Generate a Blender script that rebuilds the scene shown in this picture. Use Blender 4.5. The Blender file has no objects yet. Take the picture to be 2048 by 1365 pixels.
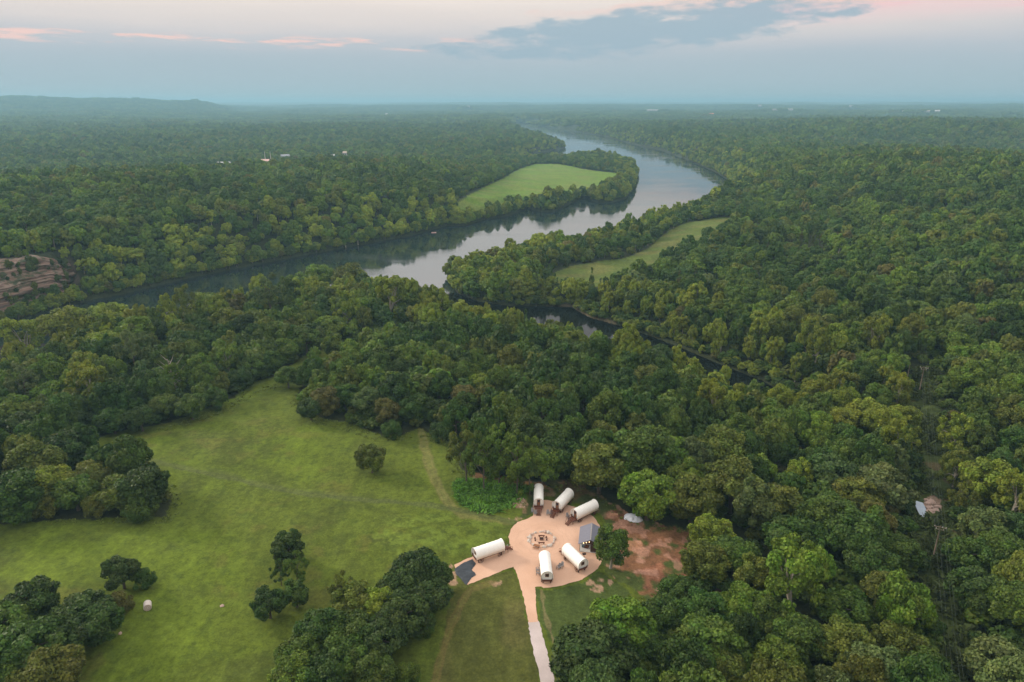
import bpy, math, random
import numpy as np
from mathutils import Vector
R = math.radians
rng = np.random.default_rng(7)
random.seed(7)
for s in list(bpy.data.scenes[0].collection.objects): bpy.data.objects.remove(s)
SC = bpy.context.scene
COL = SC.collection

# ------------------------------------------------------------------ camera model (2048 x 1365 photo pixels)
F = 1365.0; PITCH = math.atan(477.5/1365.0); CZ = 122.0
SP, CP = math.sin(PITCH), math.cos(PITCH)
def px(u, v, z):
    """ground point seen at photo pixel u, v on the level z"""
    dx = (u-1024.0)/F; dv = (682.5-v)/F
    d = (dx, CP+dv*SP, -SP+dv*CP)
    t = (z-CZ)/d[2]
    return np.array([d[0]*t, d[1]*t, z])
def proj(x, y, z):
    zz = z-CZ
    dep = y*CP-zz*SP; up = y*SP+zz*CP
    dep = np.where(dep < 1, 1, dep)
    return 1024+F*x/dep, 682.5-F*up/dep, dep
def azd(u, d, z=0.0):
    t = (u-1024)/1446.0; y = d/math.sqrt(1+t*t)
    return np.array([t*y, y, z])

# ------------------------------------------------------------------ noise
def h2(ix, iy, seed):
    n = (ix.astype(np.int64)*374761393 + iy.astype(np.int64)*668265263 + seed*974634777) & 0x7fffffff
    n = ((n ^ (n >> 13))*1274126177) & 0x7fffffff
    n = n ^ (n >> 16)
    return (n & 0xffff)/65535.0
def vn(x, y, seed=0):
    x = np.asarray(x, float); y = np.asarray(y, float)
    ix = np.floor(x); iy = np.floor(y); fx = x-ix; fy = y-iy
    fx = fx*fx*(3-2*fx); fy = fy*fy*(3-2*fy)
    a = h2(ix, iy, seed); b = h2(ix+1, iy, seed); c = h2(ix, iy+1, seed); d = h2(ix+1, iy+1, seed)
    return (a*(1-fx)+b*fx)*(1-fy)+(c*(1-fx)+d*fx)*fy
def fbm(x, y, seed=0, o=4):
    s = 0; a = .5; t = 0
    for i in range(o):
        s = s+a*vn(x*2**i+i*17.3, y*2**i-i*9.1, seed+i); t += a; a *= .5
    return s/t
def ss(a, b, x): t = np.clip((x-a)/(b-a), 0, 1); return t*t*(3-2*t)
def inpoly(x, y, P):
    P = np.asarray(P, float); x = np.asarray(x, float); y = np.asarray(y, float)
    r = np.zeros(x.shape, bool); n = len(P)
    for i in range(n):
        x0, y0 = P[i][:2]; x1, y1 = P[(i+1) % n][:2]
        if y0 == y1: continue
        c = ((y0 > y) != (y1 > y)) & (x < (x1-x0)*(y-y0)/(y1-y0)+x0)
        r ^= c
    return r
def segdist(x, y, P, closed=True):
    P = np.asarray(P, float); d = np.full(np.shape(x), 1e12); n = len(P)
    for i in range(n if closed else n-1):
        x0, y0 = P[i][:2]; x1, y1 = P[(i+1) % n][:2]
        dx, dy = x1-x0, y1-y0; L = dx*dx+dy*dy+1e-9
        t = np.clip(((x-x0)*dx+(y-y0)*dy)/L, 0, 1)
        d = np.minimum(d, (x-x0-t*dx)**2+(y-y0-t*dy)**2)
    return np.sqrt(d)

# ------------------------------------------------------------------ outlines in photo pixels (at ground level)
RIVER = [(-260,742),(-120,690),(0,657),(89,626),(185,600),(244,589),(326,569),(392,554),(496,533),(592,514),(700,494),(824,471),(894,452),
 (930,452),(965,441),(1020,431),(1056,417),(1080,424),(1107,424),(1130,412),(1155,401),(1176,396),(1186,404),(1222,406),(1250,398),(1266,380),(1274,352),
 (1268,332),(1240,320),(1200,313),(1150,315),(1100,322),(1052,322),(1030,320),(1048,311),(1100,303),(1130,297),(1130,293),(1100,281),(1060,272),(1015,252),
 (1040,245),(1075,250),(1115,257),(1166,266),(1214,274),(1258,287),(1320,300),(1375,320),(1432,345),(1453,358),(1464,374),(1452,402),(1385,430),
 (1310,456),(1225,480),(1130,500),(1040,512),(980,530),(900,552),(862,572),(850,592),(790,592),(700,598),(600,612),(520,632),(420,655),(300,690),(200,716),(60,762),(-120,830),(-300,900)]
CREEK = [(830,560),(905,556),(912,586),(960,604),(1023,613),(1080,614),(1142,614),(1165,628),(1185,637),(1250,655),(1300,672),(1359,695),(1433,726),(1525,762),(1555,780),(1572,800),
 (1566,822),(1540,830),(1500,814),(1433,779),(1366,752),(1300,731),(1215,709),(1137,687),(1060,676),(975,650),(900,628),(845,600)]
MEADOW = [(-400,1130),(-60,1065),(0,1048),(120,1040),(330,1035),(345,1000),(300,940),(200,905),(165,880),(250,862),(340,845),(420,815),(470,795),(490,770),(556,752),(575,735),(610,712),(650,696),
 (720,682),(770,664),(815,650),(830,664),(760,690),(700,705),(655,725),(625,752),(600,775),(592,800),(640,836),(700,846),(762,872),(800,872),(840,856),(860,870),(905,884),(922,940),(960,962),(1000,970),(1060,966),(1110,975),(1145,950),(1175,985),(1215,1000),
 (1250,1035),(1330,1050),(1385,1062),(1392,1100),(1385,1160),(1372,1200),(1310,1212),(1240,1235),(1200,1262),(1175,1290),(1130,1330),(1115,1420),(1120,1620),(-900,1700)]
PAD = [(1074,1001),(1095,1001),(1118,1005),(1140,1012),(1166,1020),(1188,1035),(1198,1050),(1204,1080),(1206,1105),(1202,1128),(1190,1143),(1165,1160),(1130,1170),(1102,1176),(1086,1177),(1083,1174),(1070,1175),(1071,1195),(1074,1225),(1077,1244),
 (1057,1246),(1052,1220),(1043,1180),(1035,1150),(1027,1134),(985,1150),(935,1171),(915,1150),(908,1130),(935,1118),(975,1103),(1010,1097),(1020,1092),(1017,1075),(1022,1058),(1035,1045),(1052,1040),(1066,1032),(1066,1010)]
DRIVE = [(1056,1244),(1078,1243),(1086,1275),(1098,1318),(1112,1372),(1150,1500),(1115,1510),(1085,1385),(1074,1335),(1062,1285)]
FIELD2 = [(908,412),(935,392),(965,376),(1005,358),(1034,340),(1071,328),(1115,328),(1151,335),(1188,342),(1239,347),(1236,364),(1203,377),(1166,388),(1093,396),(1034,406),(976,420),(939,434),(918,428)]
STRIP = [(1090,556),(1118,541),(1166,527),(1240,519),(1291,501),(1313,483),(1335,464),(1371,446),(1441,435),(1475,436),(1455,463),(1408,487),(1360,514),(1322,534),(1270,560),(1198,574),(1110,580)]
LINEWAY = [(1826,735),(1822,800),(1822,850),(1830,905),(1826,968),(1816,1010),(1825,1080),(1838,1130),(1854,1200),(1870,1290),(1888,1420),(1982,1420),(1950,1290),(1926,1180),(1912,1090),(1902,980),(1890,880),(1878,800),(1868,735)]
CLEAR = [(1212,1000),(1260,1030),(1330,1050),(1388,1060),(1392,1110),(1386,1170),(1372,1205),(1300,1205),(1270,1180),(1230,1160),(1205,1130),(1210,1040)]
LANE2 = [(1010,470)]
CLIFF = [(-160,545),(-60,528),(20,517),(80,512),(143,512),(147,535),(120,560),(60,575),(-20,580),(-160,600)]
W = lambda P, z: [px(u, v, z)[:2] for u, v in P]
RIVW = W(RIVER, 0); CRKW = W(CREEK, 0)
CAMP = px(1090, 1090, 12.0)

# ------------------------------------------------------------------ ground height
cps = []
def G(u, v, z, w=1.0): p = px(u, v, z); cps.append((math.atan2(p[0], p[1]), math.log(math.hypot(p[0], p[1])), z, w))
def A(u, d, z, w=1.0): cps.append((math.atan((u-1024)/1446.0), math.log(d), z, w))
for a in [(1024,1365,12),(1024,1500,12),(1024,1100,12),(800,1150,11.5),(500,1200,12),(200,1300,13),(0,1300,15),(1900,1330,16),(1600,1250,15),(1350,1250,13),(2048,1000,19),(1400,1100,12.5),(1700,1100,13),
          (300,950,11),(0,980,12),(600,850,9.5),(850,900,10.5),(1000,960,11.5),(700,720,6.5),(300,760,6),(0,850,7),(-100,850,7),(800,660,4.5),(1000,720,8),(1100,780,10.5),(1250,850,10.5),(1100,880,12),(1500,860,9),(1650,960,11),(1800,1010,11.5),
          (1850,770,11),(1860,900,11),(1200,590,4),(1300,630,4.5),(1420,670,7),(1550,730,7),(1700,780,9),(1850,700,14),(2048,800,17),(2048,650,24),(1950,600,26),(1500,600,11),(1500,520,15),(1650,600,18),(1400,560,6),(1000,560,3.5),
          (1250,540,3.5),(1420,450,3.5),(1300,440,3.5),(1150,500,3.5),(1550,440,14),(600,640,4.5),(450,690,5),(1080,360,3.5),(1180,350,4),(1000,400,3.5)]: G(*a)
for a in [(-400,430,30),(0,450,31),(200,500,32),(400,580,32),(600,690,33),(800,850,30),(0,600,36),(0,850,42),(250,850,44),(500,900,46),(700,950,46),(-400,700,38),(850,1050,42),(950,1150,24),(1000,1250,10),(1050,1600,4),
          (-400,1100,20),(0,1150,18),(300,1200,16),(550,1300,10),(0,1400,10),(300,1600,9),(600,1700,9),(850,1700,12),(900,2000,20),(-300,2000,12),(0,2400,22),(300,2600,18),(600,2600,24),(800,2600,22),(950,2400,12),(1050,2200,3.5),(1000,3200,14),
          (1600,560,22),(1700,700,33),(1850,650,34),(2048,600,36),(2300,600,38),(1650,900,48),(1850,950,56),(2048,950,58),(2300,950,46),(1520,700,18),(1500,900,28),(1480,1100,30),(1430,1350,22),(1560,1200,44),(1800,1250,46),(2048,1250,40),(2300,1250,40),
          (1350,1700,20),(1500,1700,30),(1800,1700,14),(2048,1800,8),(2300,1800,16),(1250,2200,22),(1400,2400,34),(1600,2500,30),(1780,2600,66),(1900,2700,62),(2048,2500,54),(1700,3300,32),(2048,3500,36),(1200,3200,30),(1100,4200,26),
          (0,4200,24),(400,4200,20),(800,4200,26),(1400,4500,34),(1900,4500,34),(0,6500,40),(600,6500,32),(1100,6500,40),(1600,6500,44),(2048,6500,50),(500,9500,52),(1024,9500,64),(1500,9500,72),(2048,9500,72),
          (0,9500,70),(0,14000,80),(600,14000,72),(1024,14000,92),(1500,14000,96),(2048,14000,96),(600,22000,104),(1024,22000,110),(1600,22000,112),(2100,22000,112),(-300,22000,100),(2500,9500,70),(-700,9500,70),(2600,3000,40),(-800,3000,30)]: A(*a)
for a in [(1200,330,3.5,3),(1150,325,3.5,3),(1250,350,3,3),(1100,325,4,3),(1050,335,5,2),(1120,350,4,2),(1170,365,4,2)]: G(*a)
for a in [(500,880,30,3),(520,1330,14,3),(430,1330,14,3)]: A(*a)
CPS = np.array(cps)
# far buildings: u, v, distance, width, length, height, kind, roof tint, label
FARB = [
 (523,331,1330,16,26,7,'church','pinkroof','pale house with salmon roof and two masts behind the left bluff'),
 (431,333,1340,14,20,5,'house','white','low white house half hidden in trees left of the salmon roof'),
 (560,316,1500,12,18,5,'house','grey','grey house in the far valley just above the salmon roof'),
 (655,317,1500,10,14,5,'house','white','small white house in the valley above the bluff ridge, left one of two'),
 (682,312,1560,12,16,6,'house','tan','tan house in the valley above the bluff ridge, right one of two'),
 (467,251,4300,22,30,9,'house','white','white house on the wooded rise left of the water tower'),
 (452,250,4400,20,26,8,'house','grey','grey house beside the white house on the wooded rise'),
 (525,259,3600,16,22,7,'house','tan','tan house below the wooded rise, right of the white house'),
 (16,281,2900,16,22,7,'house','white','white house in the haze at the far left edge'),
 (165,255,3900,14,22,7,'house','white','tiny pale house in front of the long blue mountain'),
 (860,257,3300,16,20,8,'house','white','white house on the ridge left of the far river bend'),
 (887,262,3100,16,20,7,'house','grey','grey house on the ridge just right of the white one'),
 (1343,267,2450,22,30,7,'house','orange','orange roofed house in the woods above the river bend'),
 (1483,271,2500,16,22,7,'house','grey','grey house in the woods right of the orange roof'),
 (1425,231,4600,20,28,8,'house','orange','red roofed house on the hazy ridge below the long white hall'),
 (1306,222,5600,26,84,9,'hall','white','long white flat hall on the distant ridge'),
 (1552,221,5800,24,40,9,'hall','tan','tan hall left of the bright white hall near the horizon'),
 (1582,221,5800,26,46,10,'hall','white','bright white hall near the horizon above the right hill'),
 (1520,213,7600,26,34,12,'hall','white','small white block on the skyline above the tan hall'),
 (1813,226,5200,20,30,8,'house','white','white house in the hazy right valley, first of its row'),
 (1858,225,5300,20,26,8,'house','tan','tan house in the hazy right valley, middle of its row'),
 (1878,225,5300,20,26,9,'house','white','white house in the hazy right valley, last of its row'),
 (1966,259,2700,18,24,7,'house','white','white house standing on the wooded right hill'),
 (1989,262,2600,14,20,7,'house','tan','tan house just right of the white hill house'),
 (1703,214,7400,24,34,12,'hall','white','lone pale block on the skyline above the right hill'),
 (936,215,7000,24,34,12,'hall','white','lone white block on the skyline above the far river'),
 (772,236,5200,12,12,30,'tower','white','white water tower rising from hazy woods'),
]
FB = []
for b in FARB:
    p = azd(b[0], b[2]); u, v = b[0], b[1]
    z = CZ-p[1]*math.tan(math.atan((v-682.5)/F)+PITCH)
    FB.append((p[0], p[1], max(z, 3)))
FBA = np.array(FB)
def zraw(x, y):
    x = np.asarray(x, float); y = np.asarray(y, float)
    a = np.arctan2(x, y); l = np.log(np.maximum(np.hypot(x, y), 60))
    num = np.zeros(x.shape); den = np.zeros(x.shape)
    for ca, cl, cz, w in CPS:
        r2 = ((a-ca)/.10)**2+((l-cl)/.13)**2
        k = w*(np.exp(-np.minimum(r2*w, 60)*.5)+.02/(1+r2)**3)
        num += k*cz; den += k
    return num/den
def cliffmask(x, y, az, d, dr):
    return ss(-32.2, -33.6, az+(fbm(x/25., y/25., 37, 2)-.5)*1.2)*(d > 362)*ss(85, 60, dr)*(d < 640)
def zfun(x, y):
    x = np.asarray(x, float); y = np.asarray(y, float)
    z = zraw(x, y); d = np.hypot(x, y)
    amp = ss(300, 900, d)*5+ss(1500, 5000, d)*14+ss(6000, 14000, d)*22
    sc = np.where(d < 1500, 170., 600.)
    n1 = fbm(x/170., y/170., 3, 3)-.5; n2 = fbm(x/900., y/900., 5, 4)-.5
    z = z+n1*np.minimum(amp, 7)*1.6+n2*np.maximum(amp-6, 0)*3.0
    z = z+(fbm(x/28., y/28., 9, 3)-.5)*1.2*ss(45, 80, np.hypot(x-CAMP[0], y-CAMP[1]))
    # long mountain on the left horizon
    az = np.degrees(np.arctan2(x, y))
    m = ss(-45, -36, az)*ss(-20.4, -24.0, az)*np.exp(-((d-7600)/1100.)**2)
    z = z+m*(98+22*(vn(az*.55+3, az*0, 21)-.5)+8*(vn(az*2.2, d/900., 22)-.5))
    m2 = np.exp(-((az+1.5)/3.6)**2)*np.exp(-((d-12500)/1300.)**2)+.8*np.exp(-((az-21.8)/1.4)**2)*np.exp(-((d-13000)/1300.)**2)+.5*np.exp(-((az-4.5)/2.5)**2)*np.exp(-((d-15000)/1300.)**2)
    z = z+m2*(22+10*vn(az*2, az*0, 23))
    # camp level
    k = ss(62, 34, np.hypot(x-CAMP[0], (y-CAMP[1])))
    z = z*(1-k)+12.0*k
    for bx, by, bz in FB:
        r = 60+math.hypot(bx, by)*.012
        k = np.exp(-(((x-bx)**2+(y-by)**2)/(r*r)))
        z = z*(1-k)+bz*k
    dr = segdist(x, y, RIVW); ir = inpoly(x, y, RIVW)
    dc = segdist(x, y, CRKW); ic = inpoly(x, y, CRKW)
    steep = .45+.35*fbm(x/40., y/40., 33, 2)
    lim = 1.0+dr*steep
    z = np.where(z > lim, lim, z)
    limc = .8+np.minimum(dc, 50)*.2+np.maximum(dc-50, 0)*.8
    z = np.where(z > limc, limc, z)
    z = np.where(ir | ic, -1.2, np.maximum(z, .7))
    # ledge of rock on the left bluff
    mk = cliffmask(x, y, az, d, dr)*~ir
    wv = (fbm(x/11., y/11., 35, 3)-.5)*9; q = dr+wv
    led = 1.2*np.sin(q*1.9)
    prof = np.where(q < 28, 1+q*.16, np.where(q < 36, 5.5+(q-28)*2.8, 27.9+(q-36)*.12))
    z = z*(1-mk)+prof*mk
    return z

# ------------------------------------------------------------------ materials
def newmat(name):
    m = bpy.data.materials.new(name); m.use_nodes = True; nt = m.node_tree
    return m, nt, nt.nodes['Principled BSDF']
def nd(nt, t, **k):
    n = nt.nodes.new(t)
    for a, b in k.items(): setattr(n, a, b)
    return n
def simple(name, col, rough=.8, var=.25, scale=3.0, bump=.0, metal=0, spec=.3, emit=None):
    m, nt, b = newmat(name); L = nt.links.new
    tc = nd(nt, 'ShaderNodeTexCoord'); nz = nd(nt, 'ShaderNodeTexNoise'); nz.inputs['Scale'].default_value = scale; nz.inputs['Detail'].default_value = 5
    L(tc.outputs['Object'], nz.inputs['Vector'])
    mx = nd(nt, 'ShaderNodeMix', data_type='RGBA')
    mx.inputs[6].default_value = (*[c*(1-var) for c in col], 1); mx.inputs[7].default_value = (*[min(1, c*(1+var)) for c in col], 1)
    L(nz.outputs['Fac'], mx.inputs[0]); L(mx.outputs[2], b.inputs['Base Color'])
    b.inputs['Roughness'].default_value = rough; b.inputs['Metallic'].default_value = metal; b.inputs['Specular IOR Level'].default_value = spec
    if bump:
        bp = nd(nt, 'ShaderNodeBump'); bp.inputs['Strength'].default_value = bump; bp.inputs['Distance'].default_value = .1
        L(nz.outputs['Fac'], bp.inputs['Height']); L(bp.outputs['Normal'], b.inputs['Normal'])
    if emit:
        b.inputs['Emission Color'].default_value = (*emit[0], 1); b.inputs['Emission Strength'].default_value = emit[1]
    return m
def foliage(name, src):
    m, nt, b = newmat(name); L = nt.links.new
    if src == 'obj':
        o = nd(nt, 'ShaderNodeObjectInfo'); base = o.outputs['Color']
    else:
        o = nd(nt, 'ShaderNodeAttribute', attribute_type='INSTANCER', attribute_name='tint'); base = o.outputs['Color']
    lf = nd(nt, 'ShaderNodeAttribute', attribute_type='GEOMETRY', attribute_name='leaf')
    hs = nd(nt, 'ShaderNodeHueSaturation'); L(base, hs.inputs['Color'])
    sep = nd(nt, 'ShaderNodeSeparateColor'); L(lf.outputs['Color'], sep.inputs[0])
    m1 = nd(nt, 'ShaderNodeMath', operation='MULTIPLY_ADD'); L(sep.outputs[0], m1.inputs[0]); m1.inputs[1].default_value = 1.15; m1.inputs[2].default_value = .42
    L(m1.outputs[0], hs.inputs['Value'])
    m2 = nd(nt, 'ShaderNodeMath', operation='MULTIPLY_ADD'); L(sep.outputs[1], m2.inputs[0]); m2.inputs[1].default_value = -.055; m2.inputs[2].default_value = .527
    L(m2.outputs[0], hs.inputs['Hue'])
    L(hs.outputs['Color'], b.inputs['Base Color']); b.inputs['Roughness'].default_value = .62; b.inputs['Specular IOR Level'].default_value = .25
    tr = nd(nt, 'ShaderNodeBsdfTranslucent'); L(hs.outputs['Color'], tr.inputs['Color'])
    mx = nd(nt, 'ShaderNodeMixShader'); mx.inputs[0].default_value = .22
    out = nt.nodes['Material Output']
    L(b.outputs[0], mx.inputs[1]); L(tr.outputs[0], mx.inputs[2]); L(mx.outputs[0], out.inputs['Surface'])
    return m
M_FOL = foliage('foliage', 'obj'); M_FOLI = foliage('foliage_wood', 'inst')
M_BARK = simple('bark', (.09, .07, .055), .9, .4, 2, .5)
M_BARKW = simple('pale_bark', (.27, .24, .19), .8, .35, 1.5, .2)
M_CANVAS = simple('canvas', (.86, .83, .76), .85, .06, .8, .06)
M_CANVAS2 = simple('canvas_end', (.80, .76, .68), .85, .06, .8, .06)
M_WOOD = simple('red_wood', (.13, .045, .025), .75, .4, 4, .2)
M_WOOD2 = simple('orange_wood', (.26, .11, .045), .7, .4, 5, .2)
M_DARKW = simple('dark_wood', (.06, .03, .02), .75, .35, 4, .2)
M_BLACK = simple('dark_opening', (.02, .013, .01), .35, .2, 3)
M_GREYW = simple('weathered_grey', (.25, .23, .22), .8, .3, 5, .2)
M_ROOF = simple('roof_felt', (.16, .16, .19), .9, .12, 2, .2)
M_FLOOR = simple('pale_floor', (.52, .5, .46), .8, .15, 2)
M_STONE = simple('stone', (.5, .44, .37), .9, .35, 2.5, .5)
M_STONE2 = simple('pink_stone', (.42, .30, .24), .9, .4, 2.5, .5)
M_LUMB = simple('lumber', (.5, .27, .15), .85, .35, 4, .2)
M_TARPW = simple('white_sheet', (.74, .76, .78), .5, .1, 2, .3)
M_BULB = simple('bulb', (1, .8, .5), .5, .05, 1, 0, emit=((1, .62, .28), 5))
M_METAL = simple('dark_metal', (.04, .035, .035), .5, .3, 4, metal=.6)
M_HAY = simple('hay_wrap', (.55, .48, .42), .8, .25, 5, .3)
M_POLE = simple('pole_wood', (.20, .15, .11), .85, .35, 3, .2)
M_CABLE = simple('cable', (.09, .11, .09), .5, .1, 1)
M_SKIFF = simple('skiff_hull', (.8, .5, .42), .4, .1, 2)
M_RED = simple('skiff_inside', (.3, .06, .04), .6, .2, 2)
M_HOUSEW = simple('house_white', (.52, .50, .48), .7, .12, .3)
M_GLASS = simple('window_glass', (.03, .04, .05), .15, .1, 1, spec=.6)
RT = {'white': simple('roof_white', (.6, .58, .56), .6, .08, .2), 'grey': simple('roof_grey', (.33, .33, .35), .8, .15, .3), 'tan': simple('roof_tan', (.5, .4, .33), .8, .15, .3),
      'orange': simple('roof_orange', (.55, .22, .13), .8, .15, .3), 'pinkroof': simple('roof_salmon', (.6, .38, .33), .7, .1, .3)}
# black ground cover with folds
def m_cover():
    m, nt, b = newmat('black_cover'); L = nt.links.new
    tc = nd(nt, 'ShaderNodeTexCoord'); nz = nd(nt, 'ShaderNodeTexNoise'); nz.inputs['Scale'].default_value = .8; nz.inputs['Detail'].default_value = 6; L(tc.outputs['Object'], nz.inputs['Vector'])
    cr = nd(nt, 'ShaderNodeValToRGB'); L(nz.outputs['Fac'], cr.inputs[0])
    cr.color_ramp.elements[0].position = .35; cr.color_ramp.elements[0].color = (.012, .018, .024, 1)
    cr.color_ramp.elements[1].position = .7; cr.color_ramp.elements[1].color = (.035, .045, .055, 1)
    L(cr.outputs[0], b.inputs['Base Color']); b.inputs['Roughness'].default_value = .6
    return m
M_COVER = m_cover()
def m_gravel(name, c1, c2, c3):
    m, nt, b = newmat(name); L = nt.links.new
    tc = nd(nt, 'ShaderNodeTexCoord')
    n1 = nd(nt, 'ShaderNodeTexNoise'); n1.inputs['Scale'].default_value = .16; n1.inputs['Detail'].default_value = 6; L(tc.outputs['Object'], n1.inputs['Vector'])
    n2 = nd(nt, 'ShaderNodeTexNoise'); n2.inputs['Scale'].default_value = 5; n2.inputs['Detail'].default_value = 6; n2.inputs['Roughness'].default_value = .8; L(tc.outputs['Object'], n2.inputs['Vector'])
    a = nd(nt, 'ShaderNodeMix', data_type='RGBA'); a.inputs[6].default_value = (*c1, 1); a.inputs[7].default_value = (*c2, 1)
    r = nd(nt, 'ShaderNodeMapRange'); L(n1.outputs['Fac'], r.inputs[0]); r.inputs[1].default_value = .35; r.inputs[2].default_value = .65
    L(r.outputs[0], a.inputs[0])
    c = nd(nt, 'ShaderNodeMix', data_type='RGBA'); L(a.outputs[2], c.inputs[6]); c.inputs[7].default_value = (*c3, 1)
    r2 = nd(nt, 'ShaderNodeMapRange'); L(n2.outputs['Fac'], r2.inputs[0]); r2.inputs[1].default_value = .45; r2.inputs[2].default_value = .75; r2.inputs[4].default_value = .55
    L(r2.outputs[0], c.inputs[0])
    ge = nd(nt, 'ShaderNodeNewGeometry'); fc = px(1088, 1083, 12.06); ln = nd(nt, 'ShaderNodeVectorMath', operation='DISTANCE'); L(ge.outputs['Position'], ln.inputs[0]); ln.inputs[1].default_value = tuple(fc)
    wob = nd(nt, 'ShaderNodeMath', operation='MULTIPLY_ADD'); L(n1.outputs['Fac'], wob.inputs[0]); wob.inputs[1].default_value = 6.0; L(ln.outputs['Value'], wob.inputs[2])
    pp = nd(nt, 'ShaderNodeMath', operation='PINGPONG'); L(wob.outputs[0], pp.inputs[0]); pp.inputs[1].default_value = .85
    rr = nd(nt, 'ShaderNodeMapRange', interpolation_type='SMOOTHSTEP'); L(pp.outputs[0], rr.inputs[0]); rr.inputs[1].default_value = .0; rr.inputs[2].default_value = .35; rr.inputs[4].default_value = 1.0
    r3 = nd(nt, 'ShaderNodeMapRange', interpolation_type='SMOOTHSTEP'); L(ln.outputs['Value'], r3.inputs[0]); r3.inputs[1].default_value = 6.5; r3.inputs[2].default_value = 9.5; r3.inputs[3].default_value = .94; r3.inputs[4].default_value = 1.0; L(r3.outputs[0], rr.inputs[3])
    sc = nd(nt, 'ShaderNodeVectorMath', operation='SCALE'); L(c.outputs[2], sc.inputs[0]); L(rr.outputs[0], sc.inputs['Scale']); L(sc.outputs[0], b.inputs['Base Color'])
    bp = nd(nt, 'ShaderNodeBump'); bp.inputs['Strength'].default_value = .35; bp.inputs['Distance'].default_value = .08; L(n2.outputs['Fac'], bp.inputs['Height']); L(bp.outputs[0], b.inputs['Normal'])
    b.inputs['Roughness'].default_value = .95; b.inputs['Specular IOR Level'].default_value = .1
    return m
M_PAD = m_gravel('tan_gravel', (.55, .345, .235), (.62, .40, .28), (.44, .26, .17))
M_DRIVE = m_gravel('pale_gravel', (.45, .38, .35), (.56, .48, .45), (.30, .25, .23))
def m_ground():
    m, nt, b = newmat('ground_cover'); L = nt.links.new
    at = nd(nt, 'ShaderNodeAttribute', attribute_type='GEOMETRY', attribute_name='tone')
    ge = nd(nt, 'ShaderNodeNewGeometry')
    def noise(sc, de, ro, st=None):
        n = nd(nt, 'ShaderNodeTexNoise'); n.inputs['Scale'].default_value = sc; n.inputs['Detail'].default_value = de; n.inputs['Roughness'].default_value = ro
        if st:
            mp = nd(nt, 'ShaderNodeMapping'); L(ge.outputs['Position'], mp.inputs[0]); mp.inputs['Rotation'].default_value = (0, 0, st[1]); mp.inputs['Scale'].default_value = st[0]; L(mp.outputs[0], n.inputs['Vector'])
        else: L(ge.outputs['Position'], n.inputs['Vector'])
        return n
    n1 = noise(.55, 7, .72); n2 = noise(.05, 5, .6); n3 = noise(.35, 5, .65, ((1, .22, 1), .5))
    def mul(c, n, lo, hi):
        r = nd(nt, 'ShaderNodeMapRange'); L(n.outputs['Fac'], r.inputs[0]); r.inputs[1].default_value = .3; r.inputs[2].default_value = .7; r.inputs[3].default_value = lo; r.inputs[4].default_value = hi
        v = nd(nt, 'ShaderNodeVectorMath', operation='SCALE'); L(c, v.inputs[0]); L(r.outputs[0], v.inputs['Scale']); return v.outputs[0]
    n4 = noise(1.9, 5, .75)
    c = mul(at.outputs['Color'], n1, .66, 1.36); c = mul(c, n4, .74, 1.28); c = mul(c, n2, .86, 1.14); c = mul(c, n3, .84, 1.18)
    L(c, b.inputs['Base Color']); b.inputs['Roughness'].default_value = .95; b.inputs['Specular IOR Level'].default_value = .1
    bp = nd(nt, 'ShaderNodeBump'); bp.inputs['Strength'].default_value = .7; bp.inputs['Distance'].default_value = .5; L(n1.outputs['Fac'], bp.inputs['Height']); L(bp.outputs[0], b.inputs['Normal'])
    return m
M_GROUND = m_ground()
def m_water(nm, ior):
    m, nt, b = newmat(nm); L = nt.links.new
    ge = nd(nt, 'ShaderNodeNewGeometry')
    n1 = nd(nt, 'ShaderNodeTexNoise'); n1.inputs['Scale'].default_value = .25; n1.inputs['Detail'].default_value = 4; L(ge.outputs['Position'], n1.inputs['Vector'])
    n2 = nd(nt, 'ShaderNodeTexNoise'); n2.inputs['Scale'].default_value = .012; n2.inputs['Detail'].default_value = 4
    mp = nd(nt, 'ShaderNodeMapping'); L(ge.outputs['Position'], mp.inputs[0]); mp.inputs['Scale'].default_value = (1, 2.2, 1); mp.inputs['Rotation'].default_value = (0, 0, -.5); L(mp.outputs[0], n2.inputs['Vector'])
    r = nd(nt, 'ShaderNodeMapRange'); L(n2.outputs['Fac'], r.inputs[0]); r.inputs[1].default_value = .42; r.inputs[2].default_value = .66; r.inputs[3].default_value = .03; r.inputs[4].default_value = .16
    L(r.outputs[0], b.inputs['Roughness'])
    bp = nd(nt, 'ShaderNodeBump'); bp.inputs['Strength'].default_value = .12; bp.inputs['Distance'].default_value = .08; L(n1.outputs['Fac'], bp.inputs['Height']); L(bp.outputs[0], b.inputs['Normal'])
    b.inputs['Base Color'].default_value = (.012, .022, .024, 1) if ior > 2 else (.004, .006, .006, 1); b.inputs['IOR'].default_value = ior; b.inputs['Specular IOR Level'].default_value = .5
    return m
M_WATER = m_water('river_water', 4.2); M_CREEK = m_water('creek_water', 1.2)

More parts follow.
